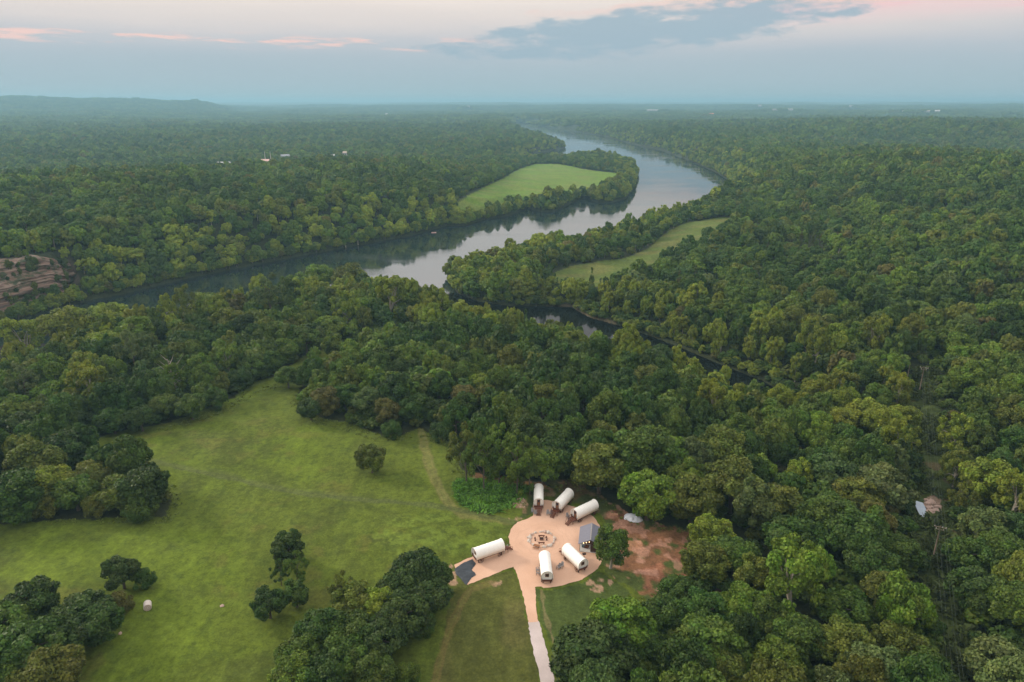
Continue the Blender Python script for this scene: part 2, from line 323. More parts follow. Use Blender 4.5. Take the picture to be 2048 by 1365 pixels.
# ------------------------------------------------------------------ mesh builder
class MB:
    def __init__(s): s.v = []; s.f = []; s.mi = []
    def add(s, vs, fs, mi=0):
        o = len(s.v); s.v += [tuple(map(float, q)) for q in vs]; s.f += [tuple(i+o for i in q) for q in fs]; s.mi += [mi]*len(fs); return s
    def box(s, c, d, rz=0, mi=0, taper=1.0):
        x, y, z = d[0]/2, d[1]/2, d[2]/2; cr, sr = math.cos(rz), math.sin(rz); vs = []
        for k, zz in ((1, -z), (taper, z)):
            for a, b2 in ((-x, -y), (x, -y), (x, y), (-x, y)):
                a2, b3 = a*k, b2*k; vs.append((c[0]+a2*cr-b3*sr, c[1]+a2*sr+b3*cr, c[2]+zz))
        return s.add(vs, [(3, 2, 1, 0), (4, 5, 6, 7), (0, 1, 5, 4), (1, 2, 6, 5), (2, 3, 7, 6), (3, 0, 4, 7)], mi)
    def tube(s, pts, rad, n=6, mi=0):
        pts = [np.array(p, float) for p in pts]; rings = []
        if not hasattr(rad, '__len__'): rad = [rad]*len(pts)
        vs = []
        for i, p in enumerate(pts):
            t = pts[min(i+1, len(pts)-1)]-pts[max(i-1, 0)]; t = t/(np.linalg.norm(t)+1e-9)
            a = np.cross(t, (0, 0, 1) if abs(t[2]) < .9 else (1, 0, 0)); a /= np.linalg.norm(a); b = np.cross(t, a)
            for k in range(n):
                q = 2*math.pi*k/n; vs.append(p+rad[i]*(math.cos(q)*a+math.sin(q)*b))
        fs = []
        for i in range(len(pts)-1):
            for k in range(n):
                fs.append((i*n+k, i*n+(k+1) % n, (i+1)*n+(k+1) % n, (i+1)*n+k))
        fs.append(tuple(range(n))); fs.append(tuple((len(pts)-1)*n+k for k in range(n-1, -1, -1)))
        return s.add(vs, fs, mi)
    def rock(s, c, r, seed, sz=.65):
        rr = np.random.default_rng(seed); t = (1+5**.5)/2
        vs = np.array([(-1,t,0),(1,t,0),(-1,-t,0),(1,-t,0),(0,-1,t),(0,1,t),(0,-1,-t),(0,1,-t),(t,0,-1),(t,0,1),(-t,0,-1),(-t,0,1)], float)/1.9
        fs = [(0,11,5),(0,5,1),(0,1,7),(0,7,10),(0,10,11),(1,5,9),(5,11,4),(11,10,2),(10,7,6),(7,1,8),(3,9,4),(3,4,2),(3,2,6),(3,6,8),(3,8,9),(4,9,5),(2,4,11),(6,2,10),(8,6,7),(9,8,1)]
        vs = vs*rr.uniform(.7, 1.25, (12, 1))*np.array([r*rr.uniform(.8, 1.3), r*rr.uniform(.8, 1.2), r*sz])
        return s.add(vs+np.array(c), fs)
    def mesh(s, name, mats, smooth=False):
        me = bpy.data.meshes.new(name); me.from_pydata(s.v, [], s.f)
        for m in (mats if isinstance(mats, (list, tuple)) else [mats]): me.materials.append(m)
        if any(s.mi): me.polygons.foreach_set('material_index', s.mi)
        if smooth: me.polygons.foreach_set('use_smooth', [True]*len(me.polygons))
        me.update(); return me
def link(name, me, parent=None, loc=None, bevel=0):
    o = bpy.data.objects.new(name, me); COL.objects.link(o)
    if parent: o.parent = parent
    if loc is not None: o.location = loc
    if bevel:
        b = o.modifiers.new('edge', 'BEVEL'); b.width = bevel; b.segments = 2; b.limit_method = 'ANGLE'
    return o
def tag(o, label=None, cat=None, group=None, kind=None):
    if label: o['label'] = label
    if cat: o['category'] = cat
    if group: o['group'] = group
    if kind: o['kind'] = kind
    return o
def root(name, loc, rz, label, cat, group=None, sc=1.0):
    o = bpy.data.objects.new(name, None); COL.objects.link(o); o.location = loc; o.rotation_euler = (0, 0, rz); o.empty_display_size = .3
    if not hasattr(sc, '__len__'): sc = (sc,)*3
    o.scale = sc
    return tag(o, label, cat, group)
def copy_tree(o, parent=None):
    c = o.copy(); COL.objects.link(c)
    if parent: c.parent = parent
    for ch in list(o.children): copy_tree(ch, c)
    return c
def npmesh(name, V, Fq, mats, attr=None, smooth=False, an='leaf', mi=None):
    me = bpy.data.meshes.new(name); nf = len(Fq); k = Fq.shape[1]
    me.vertices.add(len(V)); me.vertices.foreach_set('co', V.astype(np.float32).ravel())
    me.loops.add(nf*k); me.loops.foreach_set('vertex_index', Fq.astype(np.int32).ravel())
    me.polygons.add(nf); me.polygons.foreach_set('loop_start', np.arange(0, nf*k, k, dtype=np.int32)); me.polygons.foreach_set('loop_total', np.full(nf, k, np.int32))
    if smooth: me.polygons.foreach_set('use_smooth', np.ones(nf, bool))
    for m in mats: me.materials.append(m)
    if mi is not None: me.polygons.foreach_set('material_index', mi.astype(np.int32))
    if attr is not None:
        a = me.attributes.new(an, 'FLOAT_COLOR', 'POINT'); c = np.ones((len(V), 4), np.float32); c[:, :attr.shape[1]] = attr; a.data.foreach_set('color', c.ravel())
    me.update(); me.validate(); return me

# ------------------------------------------------------------------ terrain (one sheet to the horizon)
def build_terrain():
    az = np.radians(np.concatenate([np.arange(-180, -60, 5.), np.arange(-60, -42, 1.), np.arange(-42, 42, .135), np.arange(42, 60, 1.), np.arange(60, 180, 5.)]))
    ds = [62.]
    while ds[-1] < 25000:
        d = ds[-1]; ds.append(d*(1.0042 if d < 330 else 1.006 if d < 1400 else 1.011 if d < 3000 else 1.02))
    ds = np.array(ds); na, nr = len(az), len(ds)
    AZ, D = np.meshgrid(az, ds); X = (np.sin(AZ)*D).ravel(); Y = (np.cos(AZ)*D).ravel()
    Z = zfun(X, Y)
    V = np.stack([X, Y, Z], 1)
    i = np.arange(nr-1)[:, None]*na; j = np.arange(na)[None, :]; j2 = (j+1) % na
    Fq = np.stack([i+j, i+j2, i+na+j2, i+na+j], -1).reshape(-1, 4)[:, ::-1]
    # centre cap
    V = np.vstack([V, [[0, 0, 12.]]]); cap = np.stack([np.arange(na), (np.arange(na)+1) % na, np.full(na, len(V)-1), np.full(na, len(V)-1)], 1)
    # tone
    X = V[:, 0]; Y = V[:, 1]; Z = V[:, 2]
    u, v, dep = proj(X, Y, Z)
    wob = np.clip(180/dep, .15, 1.2)
    uu = u+(fbm(X/3., Y/3., 41, 3)-.5)*14*wob; vv = v+(fbm(X/3., Y/3., 47, 3)-.5)*9*wob
    C = np.tile(np.array([.030, .036, .016]), (len(V), 1))
    C *= (.7+.6*fbm(X/6., Y/6., 51, 3))[:, None]
    def put(mask, col, k=1.0):
        kk = (mask*k)[:, None]; C[:] = C*(1-kk)+np.array(col)*kk
    ok = Y > 50
    mead = inpoly(uu, vv, MEADOW) & ok
    g = fbm(X/24., Y/24., 61, 4); g2 = fbm(X/5., Y/5., 67, 3)
    put(mead, (.080, .106, .013))
    put(mead*ss(.48, .68, g), (.094, .132, .012), .8)
    put(mead*ss(.55, .75, fbm(X/11., Y/11., 71, 3)), (.056, .072, .013), .6)
    put(mead*ss(.55, .72, g2)*ss(.45, .6, fbm(X/30., Y/30., 77, 2)), (.105, .105, .022), .5)
    wd_ = inpoly(uu, vv, [(740,1070),(800,1030),(900,1025),(1000,1042),(1018,1060),(1010,1085),(960,1100),(905,1110),(850,1120),(790,1110),(750,1095)]) & ok
    put(wd_*ss(.42, .60, fbm(X/2.6, Y/2.6, 79, 3)), (.115, .160, .022), .75); put(wd_*ss(.58, .70, fbm(X/1.9, Y/1.9, 83, 3)), (.045, .062, .012), .6)
    put(mead*ss(.60, .72, fbm(X/2.0, Y/2.0, 87, 3)), (.052, .078, .012), .45)
    # mown darker lawns round the camp
    lawn = inpoly(uu, vv, [(905,1165),(1025,1138),(1040,1180),(1060,1260),(1090,1420),(830,1420),(870,1340),(890,1250)]) & ok
    put(lawn, (.072, .078, .017), .9); put(lawn*ss(.5, .7, fbm(X/7., Y/18., 81, 3)), (.10, .088, .03), .5)
    lawn2 = inpoly(uu, vv, [(1072,1178),(1110,1180),(1170,1165),(1200,1140),(1260,1190),(1210,1240),(1170,1290),(1120,1330),(1085,1250)]) & ok
    put(lawn2, (.055, .078, .018), .95)
    lawn3 = inpoly(uu, vv, [(1035,1040),(1060,985),(1110,965),(1160,955),(1215,1000),(1250,1030),(1225,1060),(1200,1030),(1150,1005),(1070,990),(1060,1030)]) & ok
    put(lawn3, (.055, .07, .022), .9); put(lawn3*ss(.52, .66, fbm(X/3., Y/3., 85, 3)), (.20, .13, .07), .7)
    for P, c, k in [([(905,965),(935,958),(990,958),(1040,972),(1062,972),(1050,995),(1020,1015),(985,1030),(940,1020),(912,1000)], (.055, .125, .012), .9),
                    ([(940,945),(1000,955),(1090,968),(1110,985),(1065,975),(1000,962),(940,955)], (.19, .10, .05), .7),
                    ([(1120,960),(1160,955),(1180,985),(1150,1000),(1120,985)], (.15, .09, .045), .6)]:
        put(inpoly(uu, vv, P) & ok, c, k)
    # red earth clearing
    cl = inpoly(uu, vv, CLEAR) & ok; n = fbm(X/4.5, Y/4.5, 91, 4)
    put(cl, (.060, .080, .020)); put(cl*ss(.47, .60, n), (.19, .088, .046), .9)
    bare = inpoly(uu, vv, [(1240,1040),(1330,1052),(1385,1065),(1370,1090),(1300,1082),(1262,1075),(1240,1060)]) & ok
    put(bare*ss(.3, .5, fbm(X/3., Y/3., 95, 3)), (.21, .10, .05), .85)
    bare = inpoly(uu, vv, [(1285,1140),(1330,1120),(1375,1118),(1378,1165),(1330,1185),(1285,1178)]) & ok
    put(bare*ss(.40, .55, n), (.23, .10, .055), .85)
    bare = inpoly(uu, vv, [(1255,1080),(1282,1082),(1290,1100),(1275,1108),(1258,1100)]) & ok
    put(bare, (.36, .18, .10), .8)
    put(cl*ss(.56, .64, fbm(X/2.2, Y/2.2, 93, 2)), (.40, .22, .15), .6)
    red = inpoly(uu, vv, [(1425,1165),(1475,1160),(1490,1200),(1440,1215)]) & ok
    put(red, (.20, .09, .05), .8)
    # scattered pale rubble marks
    for cu, cv, a, b2 in [(1040,1006,14,10),(905,1152,14,20),(990,1165,12,8),(1030,1038,12,4),(1195,1170,22,16),(1212,1165,12,8)]:
        m = (((uu-cu)/a)**2+((vv-cv)/b2)**2 < 1) & ok
        put(m*ss(.42, .55, fbm(X/1.2, Y/1.2, 97, 2)), (.36, .23, .15), .8)
    # wheel tracks through the grass
    def track(P, w, col, k, z=12.):
        Pw = [px(a, b2, z)[:2] for a, b2 in P]; d = segdist(X, Y, Pw, False)+(fbm(X/4., Y/4., 99, 3)-.5)*1.6
        near = (np.hypot(X-Pw[0][0], Y-Pw[0][1]) < 400) & mead
        put(near*ss(w, w*.55, d), col, k); put(near*ss(w*.35, w*.1, d), (.09, .115, .02), .5*k)
    track([(840,850),(852,900),(862,940),(878,980),(900,1015),(930,1035),(975,1040),(1015,1046)], 1.9, (.16, .145, .05), .65, 11.5)
    track([(230,905),(330,925),(480,955),(620,985),(770,1003),(870,1015),(960,1032),(1030,1048)], 1.5, (.075, .09, .03), .8, 11.5)
    track([(300,930),(420,935),(560,975),(700,990)], 1.0, (.08, .10, .025), .5, 11.)
    track([(1083,1180),(1090,1230),(1105,1275),(1118,1310)], .45, (.20, .15, .08), .55)
    track([(985,1165),(940,1180),(905,1240),(880,1320),(868,1380)], 1.0, (.14, .105, .035), .6)
    # far fields
    f2 = inpoly(u+(fbm(X/9., Y/9., 43, 2)-.5)*5, v+(fbm(X/9., Y/9., 44, 2)-.5)*3, FIELD2) & ok
    put(f2, (.105, .175, .022)); put(f2*ss(.45, .7, fbm(X/30., Y/12., 45, 3)), (.15, .17, .045), .6)
    st = inpoly(u+(fbm(X/9., Y/9., 53, 2)-.5)*6, v+(fbm(X/9., Y/9., 54, 2)-.5)*4, STRIP) & ok
    put(st, (.078, .108, .020)); put(st*ss(.45, .65, fbm(X/22., Y/10., 55, 3)), (.125, .12, .035), .6)
    lw = inpoly(uu, vv, LINEWAY) & ok
    put(lw, (.046, .064, .016)); put(lw*ss(.56, .68, fbm(X/3., Y/9., 57, 3)), (.11, .07, .04), .6)
    pr = np.hypot((uu-1862)/20, (vv-1022)/30) < 1
    put(pr & ok, (.30, .2, .15), .8)
    # shore mud and the gravel bar in the creek
    bar = inpoly(uu, vv, [(1090,612),(1150,604),(1190,622),(1230,645),(1210,652),(1160,640),(1110,632)]) & ok
    put(bar, (.10, .078, .045), .8)
    # rock ledges of the bluff
    drv = segdist(X, Y, RIVW); azv = np.degrees(np.arctan2(X, Y)); dv_ = np.hypot(X, Y); wv = (fbm(X/11., Y/11., 35, 3)-.5)*9
    cf = (cliffmask(X, Y, azv, dv_, drv) > .4) & (drv+wv > 20) & (drv+wv < 33)
    put(cf, (.09, .07, .05))
    # forest far away reads as canopy
    far = ss(2500, 4500, np.hypot(X, Y))
    put(far, (.034, .052, .020), .9)
    ff = ss(.66, .72, fbm(X/420., Y/420., 111, 3))*ss(3500, 5000, np.hypot(X, Y)); put(ff, (.11, .13, .05), .7)
    me = npmesh('ground', V, np.vstack([Fq, cap[:, ::-1]]), [M_GROUND], C, True, 'tone')
    o = link('ground', me); return tag(o, kind='structure')
build_terrain()

# ledges of layered rock on the bluff across the river
def build_cliff():
    L0 = [np.array(px(a, b, 0)[:2]) for a, b in [(-330,770),(-120,690),(0,657),(89,626),(215,594)]]; S = [np.array([0, 0.])]; pts = []
    for i in range(4):
        a, b = L0[i], L0[i+1]; n = int(np.linalg.norm(b-a)/.9)
        for k in range(n): pts.append(a+(b-a)*k/n)
    pts = np.array(pts); t = np.gradient(pts, axis=0); 
    for _ in range(30): t[1:-1] = (t[:-2]+t[1:-1]+t[2:])/3
    t /= np.linalg.norm(t, axis=1)[:, None]; nn = np.stack([-t[:, 1], t[:, 0]], 1); ns = len(pts); sarr = np.arange(ns)*.9
    hs = np.concatenate([np.arange(3, 28.4, .38), [28.7, 29.0]]); V = np.zeros((len(hs), ns, 3)); end = ss(0, 22, sarr[-1]-sarr)
    for j, h in enumerate(hs):
        st = (vn(np.full(ns, h*.55), sarr*.018, 71)-.5)*3.4+(vn(np.full(ns, h*1.5), sarr*.03, 72)-.5)*1.8+(fbm(sarr/7., h/5.+sarr*0, 73, 4)-.5)*5.5
        off = 16+(h-3)*.30-st+(1-end)*9
        if h > 28.5: off = off+(7 if h < 28.9 else 15)
        V[j, :, :2] = pts+nn*off[:, None]; V[j, :, 2] = h-(1-end)*6+(fbm(sarr/18., sarr*0, 74, 2)-.5)*3
    i = np.arange(len(hs)-1)[:, None]*ns; j = np.arange(ns-1)[None, :]; Fq = np.stack([i+j, i+j+1, i+ns+j+1, i+ns+j], -1).reshape(-1, 4)
    m, nt, b = newmat('layered_rock'); L = nt.links.new; ge = nd(nt, 'ShaderNodeNewGeometry')
    def nz(sc, de, st):
        mp = nd(nt, 'ShaderNodeMapping'); mp.inputs['Scale'].default_value = st; L(ge.outputs['Position'], mp.inputs[0]); n = nd(nt, 'ShaderNodeTexNoise'); n.inputs['Scale'].default_value = sc; n.inputs['Detail'].default_value = de; n.inputs['Roughness'].default_value = .65; L(mp.outputs[0], n.inputs['Vector']); return n.outputs['Fac']
    r1 = nd(nt, 'ShaderNodeValToRGB'); L(nz(1., 4, (.03, .03, .75)), r1.inputs[0]); e = r1.color_ramp.elements
    e[0].position = .34; e[0].color = (.06, .045, .035, 1); e[1].position = .68; e[1].color = (.33, .22, .15, 1); k = e.new(.5); k.color = (.19, .115, .08, 1); k = e.new(.58); k.color = (.24, .18, .14, 1)
    mx = nd(nt, 'ShaderNodeMix', data_type='RGBA'); L(r1.outputs[0], mx.inputs[6]); mx.inputs[7].default_value = (.045, .055, .022, 1)
    r2 = nd(nt, 'ShaderNodeMapRange'); L(nz(1., 5, (.11, .11, .22)), r2.inputs[0]); r2.inputs[1].default_value = .50; r2.inputs[2].default_value = .60; L(r2.outputs[0], mx.inputs[0]); L(mx.outputs[2], b.inputs['Base Color']); b.inputs['Roughness'].default_value = .95
    o = link('cliff', npmesh('cliff', V.reshape(-1, 3), Fq, [m], None, False)); tag(o, kind='structure'); return V
CLV = build_cliff()

def flat_poly(name, P, z, mat, ragged=.0, seed=1, step=.5, thick=0):
    """sheet lying on the ground with a ragged outline"""
    Q = []; P = [np.array(px(a, b, 12.0)[:2]) for a, b in P]
    for i in range(len(P)):
        a, b = P[i], P[(i+1) % len(P)]; L = np.linalg.norm(b-a); n = max(1, int(L/step)); nn = np.array([b[1]-a[1], a[0]-b[0]])/(L+1e-9)
        for k in range(n):
            p = a+(b-a)*k/n; j = (vn(p[0]*1.3, p[1]*1.3, seed)-.5)*2*ragged*1.4+(vn(p[0]*.35, p[1]*.35, seed+5)-.5)*2*ragged; Q.append(p+nn*j)
    from mathutils.geometry import tessellate_polygon
    tri = tessellate_polygon([[Vector((q[0], q[1], 0)) for q in Q]])
    me = bpy.data.meshes.new(name); me.from_pydata([(q[0], q[1], z) for q in Q], [], [tuple(t) for t in tri]); me.materials.append(mat); me.update()
    for p in me.polygons:
        if p.normal.z < 0: p.flip()
    return me
tag(link('gravel_pad', flat_poly('gravel_pad', PAD, 12.06, M_PAD, .10)), kind='structure')
tag(link('driveway', flat_poly('driveway', DRIVE, 12.045, M_DRIVE, .13, 3)), kind='structure')
# water: one level sheet under the banks
wm = MB(); wm.add([(-1500, 200, 0), (2600, 200, 0), (2600, 6500, 0), (-1500, 6500, 0)], [(0, 1, 2, 3)])
tag(link('river_water', wm.mesh('river_water', M_WATER)), kind='structure')

from mathutils.geometry import tessellate_polygon
CRKM = W([(898,587)]+CREEK[2:], 0)
tri = tessellate_polygon([[Vector((q[0], q[1], 0)) for q in CRKM]]); cme = bpy.data.meshes.new('creek_water'); cme.from_pydata([(q[0], q[1], .03) for q in CRKM], [], [tuple(t) for t in tri]); cme.materials.append(M_CREEK); cme.update()
for q in cme.polygons:
    if q.normal.z < 0: q.flip()
tag(link('creek_water', cme), kind='structure')

# ------------------------------------------------------------------ tree shapes (crown radius 6, height 13)
ICO_V = None
def icosub():
    t = (1+5**.5)/2
    v = [(-1,t,0),(1,t,0),(-1,-t,0),(1,-t,0),(0,-1,t),(0,1,t),(0,-1,-t),(0,1,-t),(t,0,-1),(t,0,1),(-t,0,-1),(-t,0,1)]
    f = [(0,11,5),(0,5,1),(0,1,7),(0,7,10),(0,10,11),(1,5,9),(5,11,4),(11,10,2),(10,7,6),(7,1,8),(3,9,4),(3,4,2),(3,2,6),(3,6,8),(3,8,9),(4,9,5),(2,4,11),(6,2,10),(8,6,7),(9,8,1)]
    v = np.array(v, float); v /= np.linalg.norm(v, axis=1)[:, None]; return v, np.array(f)
IV, IF = icosub()
def crown(kind, seed, ncard, card, core=True):
    r = np.random.default_rng(seed); Rr = 6.0
    P = dict(oak=(58, .92, 6.9, .16, .33, -.80), broad=(60, .74, 6.6, .15, .30, -.75), syc=(44, 1.12, 7.4, .13, .25, -.85), bush=(36, .74, 4.2, .18, .34, -.9), airy=(34, 1.2, 7.0, .12, .22, -.9),
             cedar=(34, 1.5, 7.0, .16, .24, -.9), wild=(50, 1.02, 7.1, .13, .34, -.85))[kind]
    nl, flat, zc, r0, r1, zlo = P
    L = []
    while len(L) < nl:
        d = r.normal(size=3); d /= np.linalg.norm(d)
        if d[2] < -.15 and r.random() < .45: continue
        if d[2] < zlo: continue
        if kind == 'cedar':
            h = r.uniform(-1, 1); w = (1-(h+1)/2)**.8*.8+.06; a = r.uniform(0, 6.283)
            c = np.array([math.cos(a)*w*r.uniform(.5, .8), math.sin(a)*w*r.uniform(.5, .8), h]); rad = r.uniform(r0, r1)*(1.15-.5*(h+1)/2)
        else:
            rad = r.uniform(r0, r1); q = (1-rad)*r.uniform(.82, 1.12) if r.random() < .8 else (1-rad)*r.uniform(.3, .8)
            lump = .82+.36*vn(d[0]*1.6+seed*3.1, d[1]*1.6+d[2]*1.3, seed)
            c = d*q*lump
        L.append((c*np.array([Rr, Rr, Rr*flat])+np.array([0, 0, zc]), rad*Rr))
    cs = np.array([a for a, b in L]); rs = np.array([b for a, b in L])
    w = rs**2; w /= w.sum()
    n0 = int(ncard*2.2); li = r.choice(nl, n0, p=w)
    d = r.normal(size=(n0, 3)); d /= np.linalg.norm(d, axis=1)[:, None]
    cen = np.array([0, 0, zc-1.2]); od = cs[li]-cen; od /= np.linalg.norm(od, axis=1)[:, None]+1e-6
    d = d+od*.55+np.array([0, 0, .22]); d /= np.linalg.norm(d, axis=1)[:, None]
    p = cs[li]+d*(rs[li]*r.uniform(.78, 1.22, n0))[:, None]*np.array([1, 1, .9])
    keep = np.ones(n0, bool)
    for k in range(nl):
        q = np.linalg.norm(p-cs[k], axis=1); keep &= ~((q < rs[k]*.80) & (li != k))
    p = p[keep][:ncard]; d = d[keep][:ncard]; li = li[keep][:ncard]; n = len(p)
    calm = 1.0 if ncard > 2000 else .55
    nn = d+r.normal(size=(n, 3))*.6*calm; nn /= np.linalg.norm(nn, axis=1)[:, None]
    a = np.cross(nn, r.normal(size=(n, 3))); a /= np.linalg.norm(a, axis=1)[:, None]; b = np.cross(nn, a)
    s = card*r.uniform(.55, 1.35, n)[:, None]
    c4 = []
    for sx, sy in ((-1, -.75), (.85, -1), (1, .8), (-.7, 1)):
        jx = sx*r.uniform(.6, 1.2, n)[:, None]; jy = sy*r.uniform(.6, 1.2, n)[:, None]
        c4.append(p+a*s*jx*.5+b*s*jy*.5+nn*s*r.uniform(-.18, .18, n)[:, None])
    V = np.stack(c4, 1).reshape(-1, 3); Q = np.arange(4*n).reshape(-1, 4)
    lobe = r.uniform(0, 1, nl)
    val = np.clip(.5+calm*(.55*r.uniform(0, 1, n)+.45*lobe[li]-.5), 0, 1); hue = np.clip(.5*r.uniform(0, 1, n)+.5*r.permutation(lobe)[li], 0, 1)
    At = np.repeat(np.stack([val, hue], 1), 4, 0)
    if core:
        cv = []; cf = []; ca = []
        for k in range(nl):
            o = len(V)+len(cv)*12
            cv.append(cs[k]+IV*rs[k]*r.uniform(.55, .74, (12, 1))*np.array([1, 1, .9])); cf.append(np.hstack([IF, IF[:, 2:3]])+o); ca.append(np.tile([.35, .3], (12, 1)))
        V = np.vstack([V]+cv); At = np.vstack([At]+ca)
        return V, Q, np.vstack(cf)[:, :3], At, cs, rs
    return V, Q, None, At, cs, rs
def crown_mesh(name, kind, seed, ncard, card, mats, trunk=False):
    V, Q, T, At, cs, rs = crown(kind, seed, ncard, card)
    me = bpy.data.meshes.new(name)
    nq, nt = len(Q), len(T)
    tv = []; tf = []
    if trunk:
        mb = trunk_mb(kind, seed, cs, rs, 5, 3); tv = mb.v; tf = [f for f in mb.f]
    At = np.vstack([At, np.full((len(tv), 2), .5)]) if len(tv) else At
    faces = [tuple(q) for q in Q.tolist()]+[tuple(t) for t in T.tolist()]+[tuple(i+len(V) for i in f) for f in tf]
    me.from_pydata(V.tolist()+[tuple(x) for x in tv], [], faces)
    for m in mats: me.materials.append(m)
    if trunk: me.polygons.foreach_set('material_index', [0]*(nq+nt)+[1]*len(tf))
    a = me.attributes.new('leaf', 'FLOAT_COLOR', 'POINT'); c = np.ones((len(At), 4), np.float32); c[:, :2] = At; a.data.foreach_set('color', c.ravel())
    me.update(); return me, cs, rs
def trunk_mb(kind, seed, cs, rs, n=7, nl=9):
    r = np.random.default_rng(seed+99); mb = MB(); top = {'bush': 3.2, 'cedar': 11, 'airy': 10}.get(kind, 7.0)
    lean = r.uniform(-.5, .5, 2); pts = []
    for i in range(6):
        t = i/5; pts.append((lean[0]*t+.12*math.sin(t*5+seed), lean[1]*t+.12*math.cos(t*4+seed), -.8+(top+.8)*t))
    w = {'bush': .22, 'cedar': .26, 'airy': .22}.get(kind, .42)
    mb.tube(pts, [w*1.5, w*1.1, w, w*.85, w*.7, w*.5], n)
    o = r.permutation(len(cs))[:nl]
    for k in o:
        s = np.array(pts[int(r.integers(2, 6))]); e = cs[k]; m = (s+e)/2+np.array([0, 0, .5])+r.normal(size=3)*.3
        if kind in ('syc', 'airy'): e = e+(e-s)/np.linalg.norm(e-s)*rs[k]*.75
        mb.tube([s, m, e], [w*.5, w*.33, w*.14], max(4, n-2))
    return mb
PROTO = {}
for key, kind, seed, nc, cd in [('oak0', 'oak', 11, 7000, .50), ('oak1', 'oak', 12, 7000, .50), ('oak2', 'oak', 13, 7000, .50), ('oak3', 'wild', 14, 7000, .50), ('oak4', 'wild', 15, 7000, .50), ('broad0', 'broad', 21, 7000, .50), ('broad1', 'broad', 22, 7000, .50), ('syc0', 'syc', 31, 5200, .46), ('syc1', 'syc', 32, 5200, .46), ('syc2', 'wild', 33, 5600, .45),
                                ('bush0', 'bush', 41, 4600, .42), ('bush1', 'bush', 42, 4600, .42), ('airy0', 'airy', 51, 3400, .38), ('airy1', 'airy', 52, 3400, .38), ('cedar0', 'cedar', 61, 3000, .42), ('cedar1', 'cedar', 62, 3000, .42)]:
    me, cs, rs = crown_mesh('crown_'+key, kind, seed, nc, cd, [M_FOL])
    tm = trunk_mb(kind, seed, cs, rs).mesh('trunk_'+key, M_BARKW if key[:3] == 'syc' else M_BARK, True)
    PROTO[key] = (me, tm)

